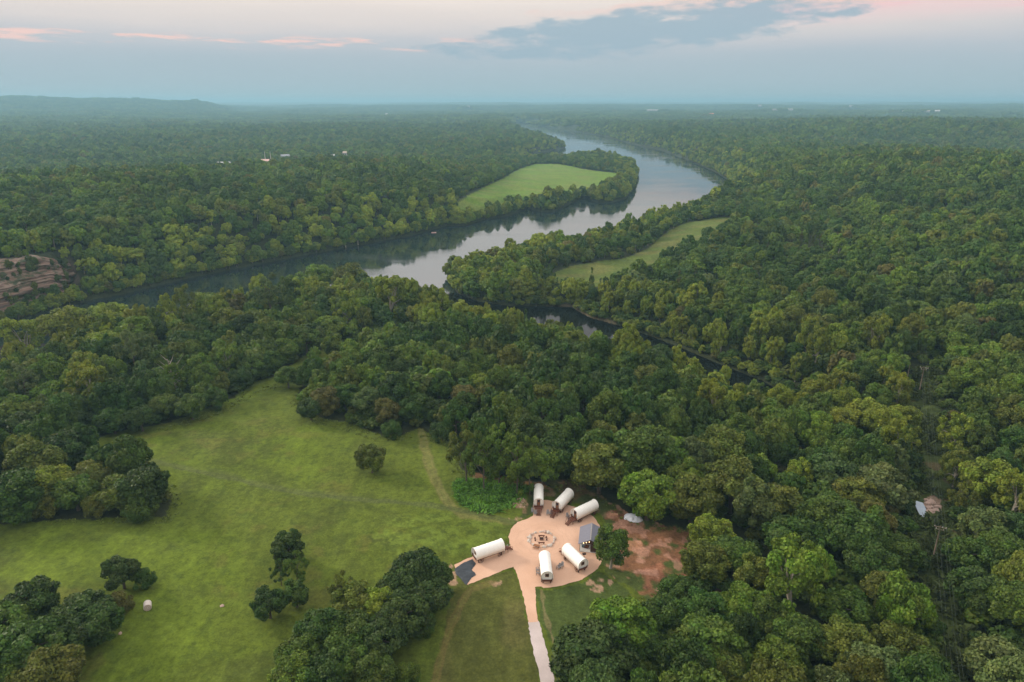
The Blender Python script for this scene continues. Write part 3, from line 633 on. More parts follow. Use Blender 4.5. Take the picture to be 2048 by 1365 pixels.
PAL0 = dict(dark=(.026, .046, .013), deep=(.030, .058, .012), mid=(.045, .072, .015), olive=(.066, .080, .018), lit=(.062, .098, .016), bright=(.068, .112, .016), yellow=(.100, .125, .020), rusty=(.068, .064, .024), grey=(.060, .082, .038), teal=(.036, .066, .026))
PAL = {k: tuple(x*1.62*(.99, 1.0, .52)[i] for i, x in enumerate(c)) for k, c in PAL0.items()}
WORD = dict(dark='very dark green', deep='deep green', mid='mid green', olive='olive green', lit='fresh green', bright='bright green', yellow='yellow-green', rusty='rusty green', grey='grey-green', teal='cool green')
SHAPE = dict(oak='rounded', broad='spreading', syc='tall loose', bush='low bushy', airy='thin airy', cedar='narrow pointed', wild='uneven')
NAME = dict(oak='oak_tree', broad='spreading_tree', syc='sycamore_tree', bush='bush', airy='slender_tree', cedar='cedar_tree')
HAND = """285 975 88 oak dark|237 985 74 oak olive|185 950 84 broad olive|148 985 74 oak mid|100 968 84 oak yellow|70 928 95 oak olive|25 990 105 oak deep|122 905 80 oak dark|192 1012 52 bush olive|40 1022 60 bush mid|282 1018 62 bush mid|93 1006 66 bush olive
240 1142 68 wild dark|288 1160 42 bush deep|575 1092 62 wild dark|592 1134 46 airy mid|536 1206 60 wild dark|590 1186 54 wild deep|560 1146 34 airy dark
63 1205 88 oak dark|160 1228 100 broad dark|237 1212 52 bush rusty|200 1246 78 oak deep|55 1300 128 oak deep|148 1272 98 oak dark|5 1248 90 oak mid|100 1345 112 oak olive|10 1350 100 oak mid
835 1140 92 oak dark|870 1150 62 oak deep|798 1180 82 oak dark|855 1188 90 broad dark|710 1205 82 oak olive|756 1212 74 oak yellow|805 1232 95 oak dark|650 1262 94 oak deep|705 1264 84 oak mid|690 1312 88 oak mid|762 1282 88 oak dark|600 1308 84 oak mid|586 1352 82 oak lit|646 1346 84 oak deep|748 1345 78 oak mid|815 1354 52 bush lit|683 1186 50 airy olive|840 1250 60 bush deep
743 914 56 wild olive|783 862 40 bush deep|884 866 44 bush dark|931 908 68 airy olive|966 924 70 airy mid|998 906 72 airy lit|1035 924 78 airy lit|1087 926 84 oak lit|1112 912 88 oak deep|1060 940 60 airy mid
1200 932 108 oak olive|1298 988 104 oak bright|1387 996 98 oak olive|1287 906 118 oak mid|1339 908 88 oak lit|1439 898 95 oak olive|1202 873 62 oak olive|1465 972 108 oak olive|1554 1004 104 broad olive|1224 1090 68 syc mid|1424 1068 80 oak yellow|1412 1122 86 oak olive|1472 1112 86 oak mid|1587 1070 104 broad deep|1588 1150 118 syc bright|1632 1130 68 syc bright|1243 1246 116 oak bright|1184 1310 148 broad dark|1428 1292 128 broad mid|1450 1340 84 oak olive|1405 1226 94 oak deep|1482 1214 92 oak lit|1539 1234 80 oak mid|1331 1228 80 oak deep|1598 1278 96 oak mid|1687 1288 100 oak olive|1690 1219 92 oak mid|1554 1324 92 oak lit|1746 1337 108 oak grey|1657 1032 100 oak mid|1709 1070 108 oak deep|1709 988 90 broad olive|1661 950 94 oak teal|1598 948 54 syc yellow|1761 965 108 broad grey|1753 1038 70 wild rusty|1354 1184 72 oak deep|1375 1290 70 wild olive|1310 1300 70 oak deep|1512 1150 80 wild olive
1643 779 48 syc yellow|1744 724 58 oak lit|1678 842 60 oak yellow|1731 828 70 oak yellow|1768 838 66 oak yellow|1801 876 62 syc yellow|1812 832 50 oak yellow|1914 867 64 syc yellow|1972 958 86 oak yellow|1916 932 58 syc olive|2034 992 74 syc yellow|1922 1002 48 airy olive|1968 1056 80 oak grey|2000 1330 118 oak grey|1955 1180 98 oak dark|2030 1210 110 oak mid|1802 1292 92 oak olive|1850 1345 84 oak mid|1780 1182 88 oak olive|1740 1130 92 oak deep|1800 1106 76 oak mid|1850 1250 60 bush deep|1940 1110 80 oak deep|2010 1100 84 oak mid|2040 1060 70 oak teal
98 748 66 syc lit|175 770 70 syc yellow|210 690 70 oak yellow|130 650 86 oak yellow|45 680 72 syc yellow|215 640 80 oak yellow|270 660 70 oak lit|45 770 56 airy grey|345 760 50 syc lit|265 705 60 airy grey|100 790 60 oak lit|420 610 60 oak yellow|460 640 60 oak olive|540 600 58 airy grey|600 575 66 oak mid|692 618 56 syc yellow|700 560 66 oak olive|640 555 60 oak lit|780 590 60 syc yellow|880 605 46 syc yellow|575 752 46 oak mid|570 700 48 oak lit|610 680 56 oak mid|660 655 56 oak lit|730 615 54 oak lit|650 800 56 wild rusty|620 815 50 oak dark|690 790 56 oak deep|740 800 60 oak grey|775 820 54 wild rusty|830 815 58 oak deep|870 820 50 oak dark|930 795 56 oak rusty|965 770 54 oak yellow|1160 730 60 oak mid|1290 760 60 oak olive|480 760 48 bush dark|430 800 50 bush deep|380 812 54 oak mid|330 810 54 oak mid|280 835 54 oak dark|225 840 54 oak deep|160 850 54 bush dark|110 850 70 oak mid|40 860 80 oak dark|75 830 60 wild olive|20 820 70 oak lit|505 735 50 oak mid|455 720 52 syc lit|400 735 50 syc lit"""
HEIGHT = dict(oak=.52, broad=.44, syc=.75, bush=.36, airy=.85, cedar=1.0, wild=.58)  # crown-centre height / crown diameter
trees = []   # x, y, z, D, hscale, key, tint, tone word
def jitcol(c, k=.14):
    b = 1+rng.uniform(-k, k); return tuple(float(max(.004, x*b*(1+rng.uniform(-.06, .06)))) for x in c)
for row in HAND.replace('\n', '|').split('|'):
    u, v, w, kd, col = row.split(); u, v, w = float(u), float(v), float(w)
    zz = 10.; zg = 10.
    for _ in range(6):
        p = px(u, v, zz); zg = float(zfun(p[0], p[1])); dep = proj(*p)[2]; D = w*dep/F*1.14; H = D*HEIGHT[kd]/.62 if kd != 'bush' else D*.36/.6
        zz = zg+H*.60
    hs = H/13.0
    ks = {'oak': ['oak0', 'oak1', 'oak2', 'oak3'], 'broad': ['broad0', 'broad1', 'oak1'], 'syc': ['syc0', 'syc1', 'syc2'], 'bush': ['bush0', 'bush1'], 'airy': ['airy0', 'airy1'], 'cedar': ['cedar0', 'cedar1'], 'wild': ['oak3', 'oak4']}[kd]
    hgt = {'bush': 7.6}.get(kd, 12.8)
    trees.append([p[0], p[1], zg, D, D*HEIGHT[kd]*1.0/ {'oak': .58, 'broad': .56, 'syc': .62, 'bush': .52, 'airy': .57, 'cedar': .55, 'wild': .6}[kd]/hgt, ks[int(rng.integers(len(ks)))], jitcol(PAL[col], .08), col, kd, True])

# ------------------------------------------------------------------ forest scatter
def blocked(x, y, z):
    u, v, dep = proj(x, y, z)
    b = np.zeros(x.shape, bool)
    for P in (MEADOW, FIELD2, STRIP, LINEWAY): b |= inpoly(u, v, P) & (y > 40)
    drv = segdist(x, y, RIVW); azv = np.degrees(np.arctan2(x, y)); dv_ = np.hypot(x, y); wv = (fbm(x/11., y/11., 35, 3)-.5)*9
    b |= (cliffmask(x, y, azv, dv_, drv) > .4) & (drv+wv > 15) & (drv+wv < 34) & (vn(x/5., y/5., 5) > .42)
    for Wp in (RIVW, CRKW): b |= inpoly(x, y, Wp)
    for (bx, by, bz), fb in zip(FB, FARB):
        b |= np.hypot(x-bx, y-by) < max(fb[3], fb[4])*.9
        L = math.hypot(bx, by); ux, uy = bx/L, by/L; al = (L-(x*ux+y*uy)); ac = np.abs(x*uy-y*ux)
        b |= (al > 0) & (al < 60+L*.02) & (ac < max(fb[3], fb[4])*.6)
    b |= np.hypot(x-CAMP[0], y-CAMP[1]) < 20
    for a1, b1, r1 in ((1850, 1020, 6.5), (1848, 1060, 5), (1866, 1095, 4)):
        q = px(a1, b1, 11.5); b |= np.hypot(x-q[0], y-q[1]) < r1
    return b
def scatter(d0, d1, s, jit=.42, azlim=44):
    xs = np.arange(-d1*math.sin(R(azlim))-s, d1*math.sin(R(azlim))+s, s); ys = np.arange(max(0, d0*.6), d1+s, s)
    X, Y = np.meshgrid(xs, ys); X = X+(np.arange(len(ys)) % 2)[:, None]*s*.5
    X = X+rng.uniform(-jit, jit, X.shape)*s; Y = Y+rng.uniform(-jit, jit, Y.shape)*s
    X = X.ravel(); Y = Y.ravel(); d = np.hypot(X, Y); az = np.degrees(np.arctan2(X, Y))
    k = (d > d0) & (d < d1) & (abs(az) < azlim)
    X, Y = X[k], Y[k]; Z = zfun(X, Y); k = ~blocked(X, Y, Z)
    return X[k], Y[k], Z[k]
def tone_field(X, Y):
    """species mix: index array into tone names"""
    names = ['dark', 'deep', 'mid', 'olive', 'lit', 'yellow', 'rusty', 'grey', 'teal']
    n = fbm(X/45., Y/45., 201, 3); m = fbm(X/19., Y/19., 203, 2); r = rng.uniform(0, 1, X.shape)
    dr = np.minimum(segdist(X, Y, RIVW), segdist(X, Y, CRKW)); bank = ss(60, 15, dr)
    idx = np.where(r < .12, 0, np.where(r < .32, 1, np.where(r < .66, 2, np.where(r < .84, 3, np.where(r < .92, 4, np.where(r < .955, 7, 8))))))
    q = n+.25*(m-.5)+rng.normal(size=X.shape)*.06
    idx = np.where((q > .62) & (rng.uniform(0, 1, X.shape) < .6), 4, idx); idx = np.where((q < .38) & (rng.uniform(0, 1, X.shape) < .6), 1, idx)
    idx = np.where((rng.uniform(0, 1, X.shape) < bank*.45), 5, idx)
    idx = np.where((rng.uniform(0, 1, X.shape) < .012), 6, idx)
    return idx, names
HX = np.array([t[0] for t in trees]); HY = np.array([t[1] for t in trees]); HD = np.array([t[3] for t in trees])
X, Y, Z = scatter(58, 420, 8.6)
rr = rng.uniform(0, 1, X.shape)
Dm = np.where(rr < .25, rng.uniform(6, 8.5, X.shape), rng.uniform(8.5, 13.5, X.shape))
u0, v0, dp0 = proj(X, Y, Z)
thin = inpoly(u0, v0, [(900,890),(1160,890),(1150,990),(900,980)])
keep = np.ones(len(X), bool)
for i in range(len(X)):
    dd = np.hypot(HX-X[i], HY-Y[i])
    if (dd < (HD*.5+Dm[i]*.5)*.58).any(): keep[i] = False
# keep trees off the brink of the clearings unless small
for P, z in ((MEADOW, 11.), (LINEWAY, 11.5)):
    dE = segdist(X, Y, W(P, z)); Dm = np.where(dE < Dm*.42, np.maximum(4.5, dE*2.1), Dm)
dC = segdist(X, Y, CRKW); Dm = np.where(dC < 18, np.minimum(Dm, 5.0+dC*.22), Dm)
X, Y, Z, Dm = X[keep], Y[keep], Z[keep], Dm[keep]
ti, names = tone_field(X, Y)
for i in range(len(X)):
    col = names[ti[i]]; D = float(Dm[i]); q = rng.random()
    kd = 'syc' if (col == 'yellow' and q < .6) else ('bush' if D < 6.4 else ('cedar' if (q < .05 and col in ('dark', 'deep')) else ('broad' if q < .25 else ('wild' if q < .62 else 'oak'))))
    if kd == 'cedar': D *= .6
    ks = {'oak': ['oak0', 'oak1', 'oak2'], 'broad': ['broad0', 'broad1'], 'syc': ['syc0', 'syc1', 'syc2'], 'bush': ['bush0', 'bush1'], 'cedar': ['cedar0', 'cedar1'], 'wild': ['oak3', 'oak4']}[kd]
    H = (5+D*.80)*rng.uniform(.82, 1.18) if kd != 'bush' else D*.85
    if kd == 'syc': H *= 1.2
    if kd == 'cedar': H = D*2.2
    hgt = {'bush': 7.6, 'cedar': 15}.get(kd, 12.8)
    trees.append([float(X[i]), float(Y[i]), float(Z[i]), D, H/hgt, ks[int(rng.integers(len(ks)))], jitcol(PAL[col], .22), col, kd, False])
# size in the photo
def psize(t):
    z = t[2]+t[4]*8; u, v, dep = proj(t[0], t[1], z); return float(u), float(v), F*t[3]/float(dep)
info = [psize(t) for t in trees]
cand = [i for i, (u, v, w) in enumerate(info) if -w*.3 < u < 2048+w*.3 and v-w*.3 < 1365 and v > 100]
# how much of each crown is hidden by crowns in front of it
vis = {}
order = sorted(cand, key=lambda i: math.hypot(trees[i][0], trees[i][1]))
grid = np.zeros((345, 512), bool)
yy, xx = np.mgrid[0:345, 0:512]
for i in order:
    u, v, w = info[i]; hh = w*.45*(1 if trees[i][8] != 'cedar' else 1.5)
    x0, x1 = int(max(0, (u-w/2)/4)), int(min(512, (u+w/2)/4+1)); y0, y1 = int(max(0, (v-hh)/4)), int(min(345, (v+hh)/4+1))
    if x1 <= x0 or y1 <= y0: vis[i] = 0; continue
    sx = xx[y0:y1, x0:x1]*4+2; sy = yy[y0:y1, x0:x1]*4+2
    m = ((sx-u)/(w/2))**2+((sy-v)/hh)**2 < .9
    g = grid[y0:y1, x0:x1]; vis[i] = int((m & ~g).sum()); g |= m
hand = [i for i in cand if trees[i][9] and vis[i] >= 6]
rest = sorted([i for i in cand if not trees[i][9] and vis[i] >= 8], key=lambda i: -vis[i])
pick = set((hand+rest)[:300])

# ------------------------------------------------------------------ labels of trees: nearest landmark in the photo, side, rank
LM = [(296,1215,'round hay bale'),(743,914,"lone olive meadow tree"),(238,1140,"lone dark meadow tree"),(575,1150,"meadow tree row"),(1180,1080,'grey-roofed shelter'),(1084,1080,'fire pit'),
      (975,1110,"black-sheet wagon"),(935,1145,'black ground sheet'),(1165,1030,"shelter wagon"),(1076,1005,'topmost white wagon'),(1150,1125,"wagon below the shelter"),(1265,1037,'white plastic heap'),(1310,1110,'red earth clearing'),
      (1872,1090,'near power pole'),(1842,770,'far power pole'),(1845,1020,'small blue pond'),(1588,1150,"tall white-limbed sycamore"),(1243,1246,"round bright drive tree"),(1090,1320,'pale gravel drive'),
      (1450,745,"black creek end"),(1150,630,"creek gravel bar"),(1300,690,"middle creek stretch"),(850,590,'creek mouth'),(250,620,"dark river bend"),(533,588,"bright river gap"),
      (575,750,"meadow neck tree"),(165,880,"meadow's far left corner"),(845,855,"grass track's top end"),(1000,990,'vivid grass patch'),(700,846,"middle wood edge"),(1765,835,"yellow clump by power line"),(1972,955,"yellow clump past power line"),
      (285,975,"dark left clump tip"),(835,1140,"drive clump's top"),(600,1330,"drive clump's foot"),(55,1300,"big lower left tree"),(1428,1292,"broad bottom tree"),
      (2040,1340,"lower right corner"),(2040,860,"upper right edge"),(1598,948,"narrow yellow sycamore"),(1298,988,"bright heap tree"),(1200,932,"olive tree behind wagons"),
      (1287,906,"great mid-green tree"),(1080,760,"middle wood centre"),(420,610,"yellow river gap trees"),(1710,1070,"deep green dome"),(1690,1289,"olive power-line tree"),(335,745,'bare dead tree'),(650,440,'bluff')]
SIDES = ['right of', 'above right of', 'above', 'above left of', 'left of', 'below left of', 'below', 'below right of']
ORD = ['first', 'second', 'third', 'fourth', 'fifth', 'sixth', 'seventh', 'eighth', 'ninth', 'tenth', 'eleventh', 'twelfth']
SPECIAL = {(1588,1150): 'tall bright green sycamore with forked white limbs right of the red clearing', (1243,1246): 'round bright green tree beside the pale gravel drive', (743,914): 'lone brownish olive tree in the meadow left of the grass track',
  (238,1140): 'lone dark bushy tree in the left meadow above the hay bale', (1224,1082): 'thin airy tree leaning over the grey-roofed shelter', (1298,988): 'bright green rounded tree right behind the white plastic heap', (1200,932): 'rounded olive tree at the wood edge behind the wagons',
  (1184,1310): 'huge very dark spreading tree right of the pale drive', (237,1212): 'rusty low bush at the tip of the lower left clump', (575,1092): 'topmost dark tree of the row in the middle of the meadow', (535,1205): 'lowest dark tree of the row in the middle of the meadow',
  (1598,948): 'narrow yellow-green sycamore rising from dark woods above the broad dome', (575,752): 'single rounded tree standing in the neck of the meadow', (884,866): 'small dark bush right of the top of the grass track', (1287,906): 'great mid green tree above the bright green one',
  (292,1158): 'low deep green bush on the right of the lone dark tree', (55,1300): 'big deep green tree in the lower left corner, bottom of the photo', (285,975): 'dark tree at the meadow tip of the left clump', (1428,1292): 'broad mid green tree at the bottom, right of the huge dark one'}
labels = {}; buckets = {}
spec_i = {}
for i in pick:
    t = trees[i]; u, v, w = info[i]
    if t[9]:
        for (a, b), s in SPECIAL.items():
            if abs(u-a) < 9 and abs(v-b) < 14 and s not in spec_i.values(): spec_i[i] = s; break
for i in pick:
    if i in spec_i: labels[i] = spec_i[i]; continue
    u, v, w = info[i]
    L = sorted(LM, key=lambda q: math.hypot(u-q[0], (v-q[1])*1.25)+(40 if math.hypot(u-q[0], v-q[1]) < 14 else 0))[0]
    a = math.degrees(math.atan2(-(v-L[1]), u-L[0])) % 360; s = int((a+22.5)//45) % 8
    buckets.setdefault((L[2], s, L[0], L[1]), []).append(i)
for (nm, s, a, b), ids in buckets.items():
    ids.sort(key=lambda i: math.hypot(info[i][0]-a, info[i][1]-b))
    for k, i in enumerate(ids):
        t = trees[i]; o = '' if len(ids) == 1 else ORD[min(k, 11)]+' '
        labels[i] = f"{WORD[t[7]]} {SHAPE[t[8]]} tree, {o}{'one ' if o else ''}{SIDES[s]} the {nm}"
def tree_object(i):
    t = trees[i]; me, tm = PROTO[t[5]]; base = t[5].rstrip('0123456789')
    nm = {'oak': 'broadleaf_tree', 'broad': 'spreading_tree', 'syc': 'sycamore_tree', 'bush': 'bush', 'airy': 'slender_tree', 'cedar': 'cedar_tree'}[base]
    grp = 'trees of the woods and clumps around the camp'
    r = root(nm, (t[0], t[1], t[2]), rng.uniform(0, 6.283), labels[i], 'bush' if base == 'bush' else 'tree', grp, (t[3]/12.6, t[3]/12.6, t[4]))
    c = link('crown', me, r); c.color = (*t[6], 1)
    link('trunk', tm, r)
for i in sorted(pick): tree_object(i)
# dead tree
r = root('dead_tree', (*px(352, 800, 6)[:2], float(zfun(*px(352, 800, 6)[:2]))), .3, 'bare dead tree with pale broken limbs in the left wood', 'tree', 'trees of the woods and clumps around the camp')
mb = MB(); mb.tube([(0, 0, -1), (.3, 0, 8), (-.6, .2, 17)], [.45, .36, .2], 7)
link('trunk', mb.mesh('dead_trunk', M_BARKW, True), r)
for k, (h, a, l) in enumerate([(9, .2, 6), (11, 2.9, 5), (12.5, .5, 6.5), (13.5, 3.6, 4), (15, 1.1, 4), (16, 2.6, 3.5)]):
    mb = MB(); mb.tube([(0, 0, h), (math.cos(a)*l*.5, math.sin(a)*l*.3, h+l*.35), (math.cos(a)*l, math.sin(a)*l*.5, h+l*.9)], [.2, .13, .05], 5); link('limb', mb.mesh('limb', M_BARKW, True), r)

# ------------------------------------------------------------------ the rest of the woods: one object, instanced
protos = []
for k, (kind, seed) in enumerate([('oak', 111), ('oak', 112), ('broad', 113), ('wild', 114), ('wild', 115), ('syc', 116), ('cedar', 117)]):
    protos.append(crown_mesh('a%02d' % k, kind, seed, 1700, .95, [M_FOLI, M_BARKW if kind == 'syc' else M_BARK], True)[0])
NM = len(protos)
for k, (kind, seed) in enumerate([('oak', 121), ('broad', 122), ('wild', 123), ('wild', 124)]):
    protos.append(crown_mesh('b%02d' % k, kind, seed, 420, 1.7, [M_FOLI])[0])
NL = len(protos)-NM
for k in range(3):   # far clumps of canopy
    r = np.random.default_rng(300+k); VV = []; QQ = []; TT = []; AA = []; o = 0
    for j in range(16):
        V, Q, T, At, cs, rs = crown(['oak', 'wild', 'broad'][j % 3], 400+k*20+j, 46, 4.2)
        s = r.uniform(.8, 1.3); V = V*np.array([s, s, s*.9])+np.array([((j % 4)-1.5)*11.5+r.uniform(-3, 3), ((j//4)-1.5)*11.5+r.uniform(-3, 3), r.uniform(-2, 1.5)])
        At = np.clip(At*.5+r.uniform(0, .5), 0, 1)
        VV.append(V); QQ += [tuple(q+o) for q in Q]; QQ += [tuple(q+o) for q in T]; AA.append(At); o += len(V)
    me = bpy.data.meshes.new('c%02d' % k); me.from_pydata(np.vstack(VV).tolist(), [], [tuple(int(a) for a in q) for q in QQ]); me.materials.append(M_FOLI)
    At = np.vstack(AA); a = me.attributes.new('leaf', 'FLOAT_COLOR', 'POINT'); c = np.ones((len(At), 4), np.float32); c[:, :2] = At; a.data.foreach_set('color', c.ravel()); me.update()
    protos.append(me)
src = bpy.data.collections.new('wood_kinds')
for k, me in enumerate(protos):
    o = bpy.data.objects.new('kind_%02d' % k, me); src.objects.link(o)
pts = []; var = []; rot = []; scl = []; tin = []
for i, t in enumerate(trees):
    if i in pick: continue
    base = t[5].rstrip('0123456789'); kk = {'oak': [0, 1, 3, 4], 'broad': [2], 'syc': [5], 'bush': [0, 3], 'airy': [4], 'cedar': [6]}[base]
    pts.append((t[0], t[1], t[2])); var.append(kk[int(rng.integers(len(kk)))]); rot.append((0, 0, rng.uniform(0, 6.28))); s = t[3]/12.6
    scl.append((s, s, t[4]*(.55 if base == 'bush' else 1))); tin.append((*t[6], 1))
def addz(d0, d1, sp, Dlo, Dhi, kinds, j=.42, patch=False, ced=False):
    X, Y, Z = scatter(d0, d1, sp, j); ti, names = tone_field(X, Y); n = len(X)
    Pl = np.array([PAL[q] for q in names])[ti]*rng.uniform(.78, 1.22, (n, 1))*1.25
    if patch: Pl = Pl*.6+np.array(PAL['mid'])*.4
    D = rng.uniform(Dlo, Dhi, n)*(.8+.4*vn(X/30., Y/30., 77)); s = D/12.6
    if d0 >= 1500 and not patch: s = np.where(np.minimum(segdist(X, Y, RIVW), 999) < 60, s*.6, s)
    dE = np.minimum(segdist(X, Y, W(FIELD2, 4.)), segdist(X, Y, W(STRIP, 4.)))
    s = np.where(dE < 9, s*.75, s)
    kv = rng.choice(kinds, n)
    if d0 == 420:
        ck = (cliffmask(X, Y, np.degrees(np.arctan2(X, Y)), np.hypot(X, Y), segdist(X, Y, RIVW)) > .4) & (segdist(X, Y, RIVW) < 40); s = np.where(ck, s*.6, s)
    Pl = Pl*(.82+.36*fbm(X/160., Y/160., 311, 3))[:, None]
    if ced:
        # cedar belts on the drier slopes
        ced = (fbm(X/70., Y/70., 301, 3) > .57) & (rng.uniform(0, 1, n) < .6) & (segdist(X, Y, RIVW) > 60)
        kv = np.where(ced, 6, kv); s = np.where(ced, s*.6, s)
        Pl[ced] = Pl[ced]*.55+np.array([.028, .040, .016])*.45
    for q in range(n):
        pts.append((X[q], Y[q], Z[q]-(.3 if not patch else 1.0))); var.append(int(kv[q])); rot.append((0, 0, rng.uniform(0, 6.28)))
        h = s[q]*rng.uniform(.8, 1.4)*(1.25 if kv[q] == 6 else 1); scl.append((s[q], s[q], h)); tin.append((*Pl[q], 1))
addz(420, 780, 7.0, 5, 12.5, [0, 1, 2, 3, 4, 5, 0, 3], ced=True)
addz(780, 1500, 7.7, 6, 12.5, list(range(NM, NM+NL)))
addz(1500, 3200, 11, 10, 16.5, list(range(NM, NM+NL)))
addz(3200, 10500, 50, 12.6, 14, list(range(NM+NL, NM+NL+3)), patch=True)
def banks(Wp, seed, step=3.6):
    r = np.random.default_rng(seed); n = len(Wp)
    for i in range(n):
        a, b = np.array(Wp[i]), np.array(Wp[(i+1) % n]); L = np.linalg.norm(b-a); m = (a+b)/2; dm = np.hypot(*m)
        if dm > 1700 or dm < 60: continue
        st = step if dm < 800 else step*1.5
        for k in range(int(L/st)):
            p = a+(b-a)*(k+r.random())*st/L; nn = np.array([b[1]-a[1], a[0]-b[0]])/L*r.uniform(.3, 3.5)
            for sgn in (1, -1):
                q = p+nn*sgn
                if abs(math.degrees(math.atan2(q[0], q[1]))) > 46: continue
                out.append((q[0], q[1], r.uniform(4.5, 8.5)))
out = []; banks(RIVW, 5); nr_ = len(out); banks(CRKW, 6); oa = np.array(out); oa[nr_:, 2] *= .6; oz = zfun(oa[:, 0], oa[:, 1])
ko = (oz > .5) & ~blocked(oa[:, 0], oa[:, 1], oz); oa = oa[ko]; oz = oz[ko]; ti, names = tone_field(oa[:, 0], oa[:, 1]); rng.random()
for (x, y, D), z, t_ in zip(oa, oz, ti):
    far_ = math.hypot(x, y) > 780; c_ = np.array(PAL[names[t_]])*rng.uniform(.7, 1.1)
    pts.append((x, y, z-.5)); var.append(int(rng.integers(NM, NM+NL)) if far_ else [0, 1, 3, 4][int(rng.integers(4))]); rot.append((0, 0, rng.uniform(0, 6.28))); s_ = D/12.6; scl.append((s_*1.1, s_*1.1, s_*rng.uniform(.8, 1.3))); tin.append((*c_, 1))
for q in range(330):
    a = int(rng.integers(0, CLV.shape[0]-3)); b = int(rng.integers(0, CLV.shape[1])); P_ = CLV[a, b]
    if fbm(P_[0]/12., P_[2]/6.+P_[1]/30., 341, 2) < .47: continue
    s_ = rng.uniform(1.8, 5.0)/12.6; pts.append((P_[0], P_[1], P_[2]-1.0)); var.append([0, 1, 3, 4][q % 4]); rot.append((0, 0, rng.uniform(0, 6.28))); scl.append((s_, s_, s_*rng.uniform(.9, 1.4))); tin.append((*(np.array(PAL[['dark', 'mid', 'olive', 'grey'][q % 4]])*rng.uniform(.7, 1.1)), 1))
pm = bpy.data.meshes.new('wood'); pm.vertices.add(len(pts)); pm.vertices.foreach_set('co', np.array(pts, np.float32).ravel())
def pat(n, t, key, arr): a = pm.attributes.new(n, t, 'POINT'); a.data.foreach_set(key, arr)
pat('kindno', 'INT', 'value', np.array(var, np.int32)); pat('turn', 'FLOAT_VECTOR', 'vector', np.array(rot, np.float32).ravel()); pat('size', 'FLOAT_VECTOR', 'vector', np.array(scl, np.float32).ravel())
pat('tint', 'FLOAT_COLOR', 'color', np.array(tin, np.float32).ravel()); pm.update()
wood = tag(link('forest', pm), 'dense mixed forest covering the river banks, bluff and hills', 'forest', kind='stuff')
print('TREES', len(trees), 'picked', len(pick), 'instances', len(pts))
def inst_nodes(name, coll):
    ng = bpy.data.node_groups.new(name, 'GeometryNodeTree'); ng.interface.new_socket('Geometry', in_out='INPUT', socket_type='NodeSocketGeometry'); ng.interface.new_socket('Geometry', in_out='OUTPUT', socket_type='NodeSocketGeometry')
    N = ng.nodes.new; L = ng.links.new
    gi, go = N('NodeGroupInput'), N('NodeGroupOutput'); ip = N('GeometryNodeInstanceOnPoints'); ci = N('GeometryNodeCollectionInfo')
    ci.inputs['Collection'].default_value = coll; ci.inputs['Separate Children'].default_value = True; ci.inputs['Reset Children'].default_value = True
    def at(n, t): a = N('GeometryNodeInputNamedAttribute'); a.data_type = t; a.inputs['Name'].default_value = n; return a.outputs[0]
    L(gi.outputs[0], ip.inputs['Points']); L(ci.outputs[0], ip.inputs['Instance']); ip.inputs['Pick Instance'].default_value = True
    L(at('kindno', 'INT'), ip.inputs['Instance Index'])
    er = N('FunctionNodeEulerToRotation'); L(at('turn', 'FLOAT_VECTOR'), er.inputs[0]); L(er.outputs[0], ip.inputs['Rotation'])
    L(at('size', 'FLOAT_VECTOR'), ip.inputs['Scale']); L(ip.outputs[0], go.inputs[0])
    return ng
md = wood.modifiers.new('trees', 'NODES'); md.node_group = inst_nodes('plant_woods', src)
# tall grass and weeds
tv = []; 
def tuft(name, seed):
    r = np.random.default_rng(seed); V = []; Fc = []
    for k in range(34):
        a = r.uniform(0, 6.28); d = r.uniform(0, .9); c = np.array([math.cos(a)*d, math.sin(a)*d, 0]); h = r.uniform(.25, .75)*(1.1-d*.5); t = r.uniform(0, 6.28); w = r.uniform(.1, .22)
        e = np.array([math.cos(t), math.sin(t), 0])*w; l = r.normal(size=3)*.16; o = len(V)
        l = l*3; V += [c-e, c+e, c+e*.8+l+np.array([0, 0, h*.6]), c-e*.8+l+np.array([0, 0, h*.6])]; Fc.append((o, o+1, o+2, o+3))
    me = bpy.data.meshes.new(name); me.from_pydata([tuple(q) for q in V], [], Fc); me.materials.append(M_FOLI)
    a = me.attributes.new('leaf', 'FLOAT_COLOR', 'POINT'); c = np.ones((len(V), 4), np.float32); c[:, 0] = np.repeat(r.uniform(0, 1, 34), 4); c[:, 1] = .5; a.data.foreach_set('color', c.ravel()); me.update(); return me
gsrc = bpy.data.collections.new('grass_kinds')
for k in range(3): gsrc.objects.link(bpy.data.objects.new('tuft_%d' % k, tuft('tuft%d' % k, 500+k)))
gp = []; gk = []; gr = []; gs = []; gt = []
Xg = rng.uniform(-130, 60, 60000); Yg = rng.uniform(90, 300, 60000); Zg = zfun(Xg, Yg); ug, vg, dg_ = proj(Xg, Yg, Zg)
weed = inpoly(ug, vg, [(740,1070),(800,1030),(900,1025),(1000,1042),(1018,1060),(1010,1085),(960,1100),(905,1110),(850,1120),(790,1110),(750,1095)])
lush = inpoly(ug, vg, [(905,965),(935,958),(990,958),(1040,972),(1062,972),(1050,995),(1020,1015),(985,1030),(940,1020),(912,1000)])
md_ = inpoly(ug, vg, MEADOW) & ~inpoly(ug, vg, PAD) & ~inpoly(ug, vg, DRIVE) & (ug < 1400)
nz = fbm(Xg/9., Yg/9., 401, 3); edge = segdist(Xg, Yg, W(MEADOW, 11.5)) < 3.0
lawnz = inpoly(ug, vg, [(905,1165),(1025,1138),(1060,1260),(1120,1330),(1260,1190),(1200,1140),(1110,1180),(1072,1178),(1040,1180)]) | (np.hypot(ug-1100, vg-1080) < 100)
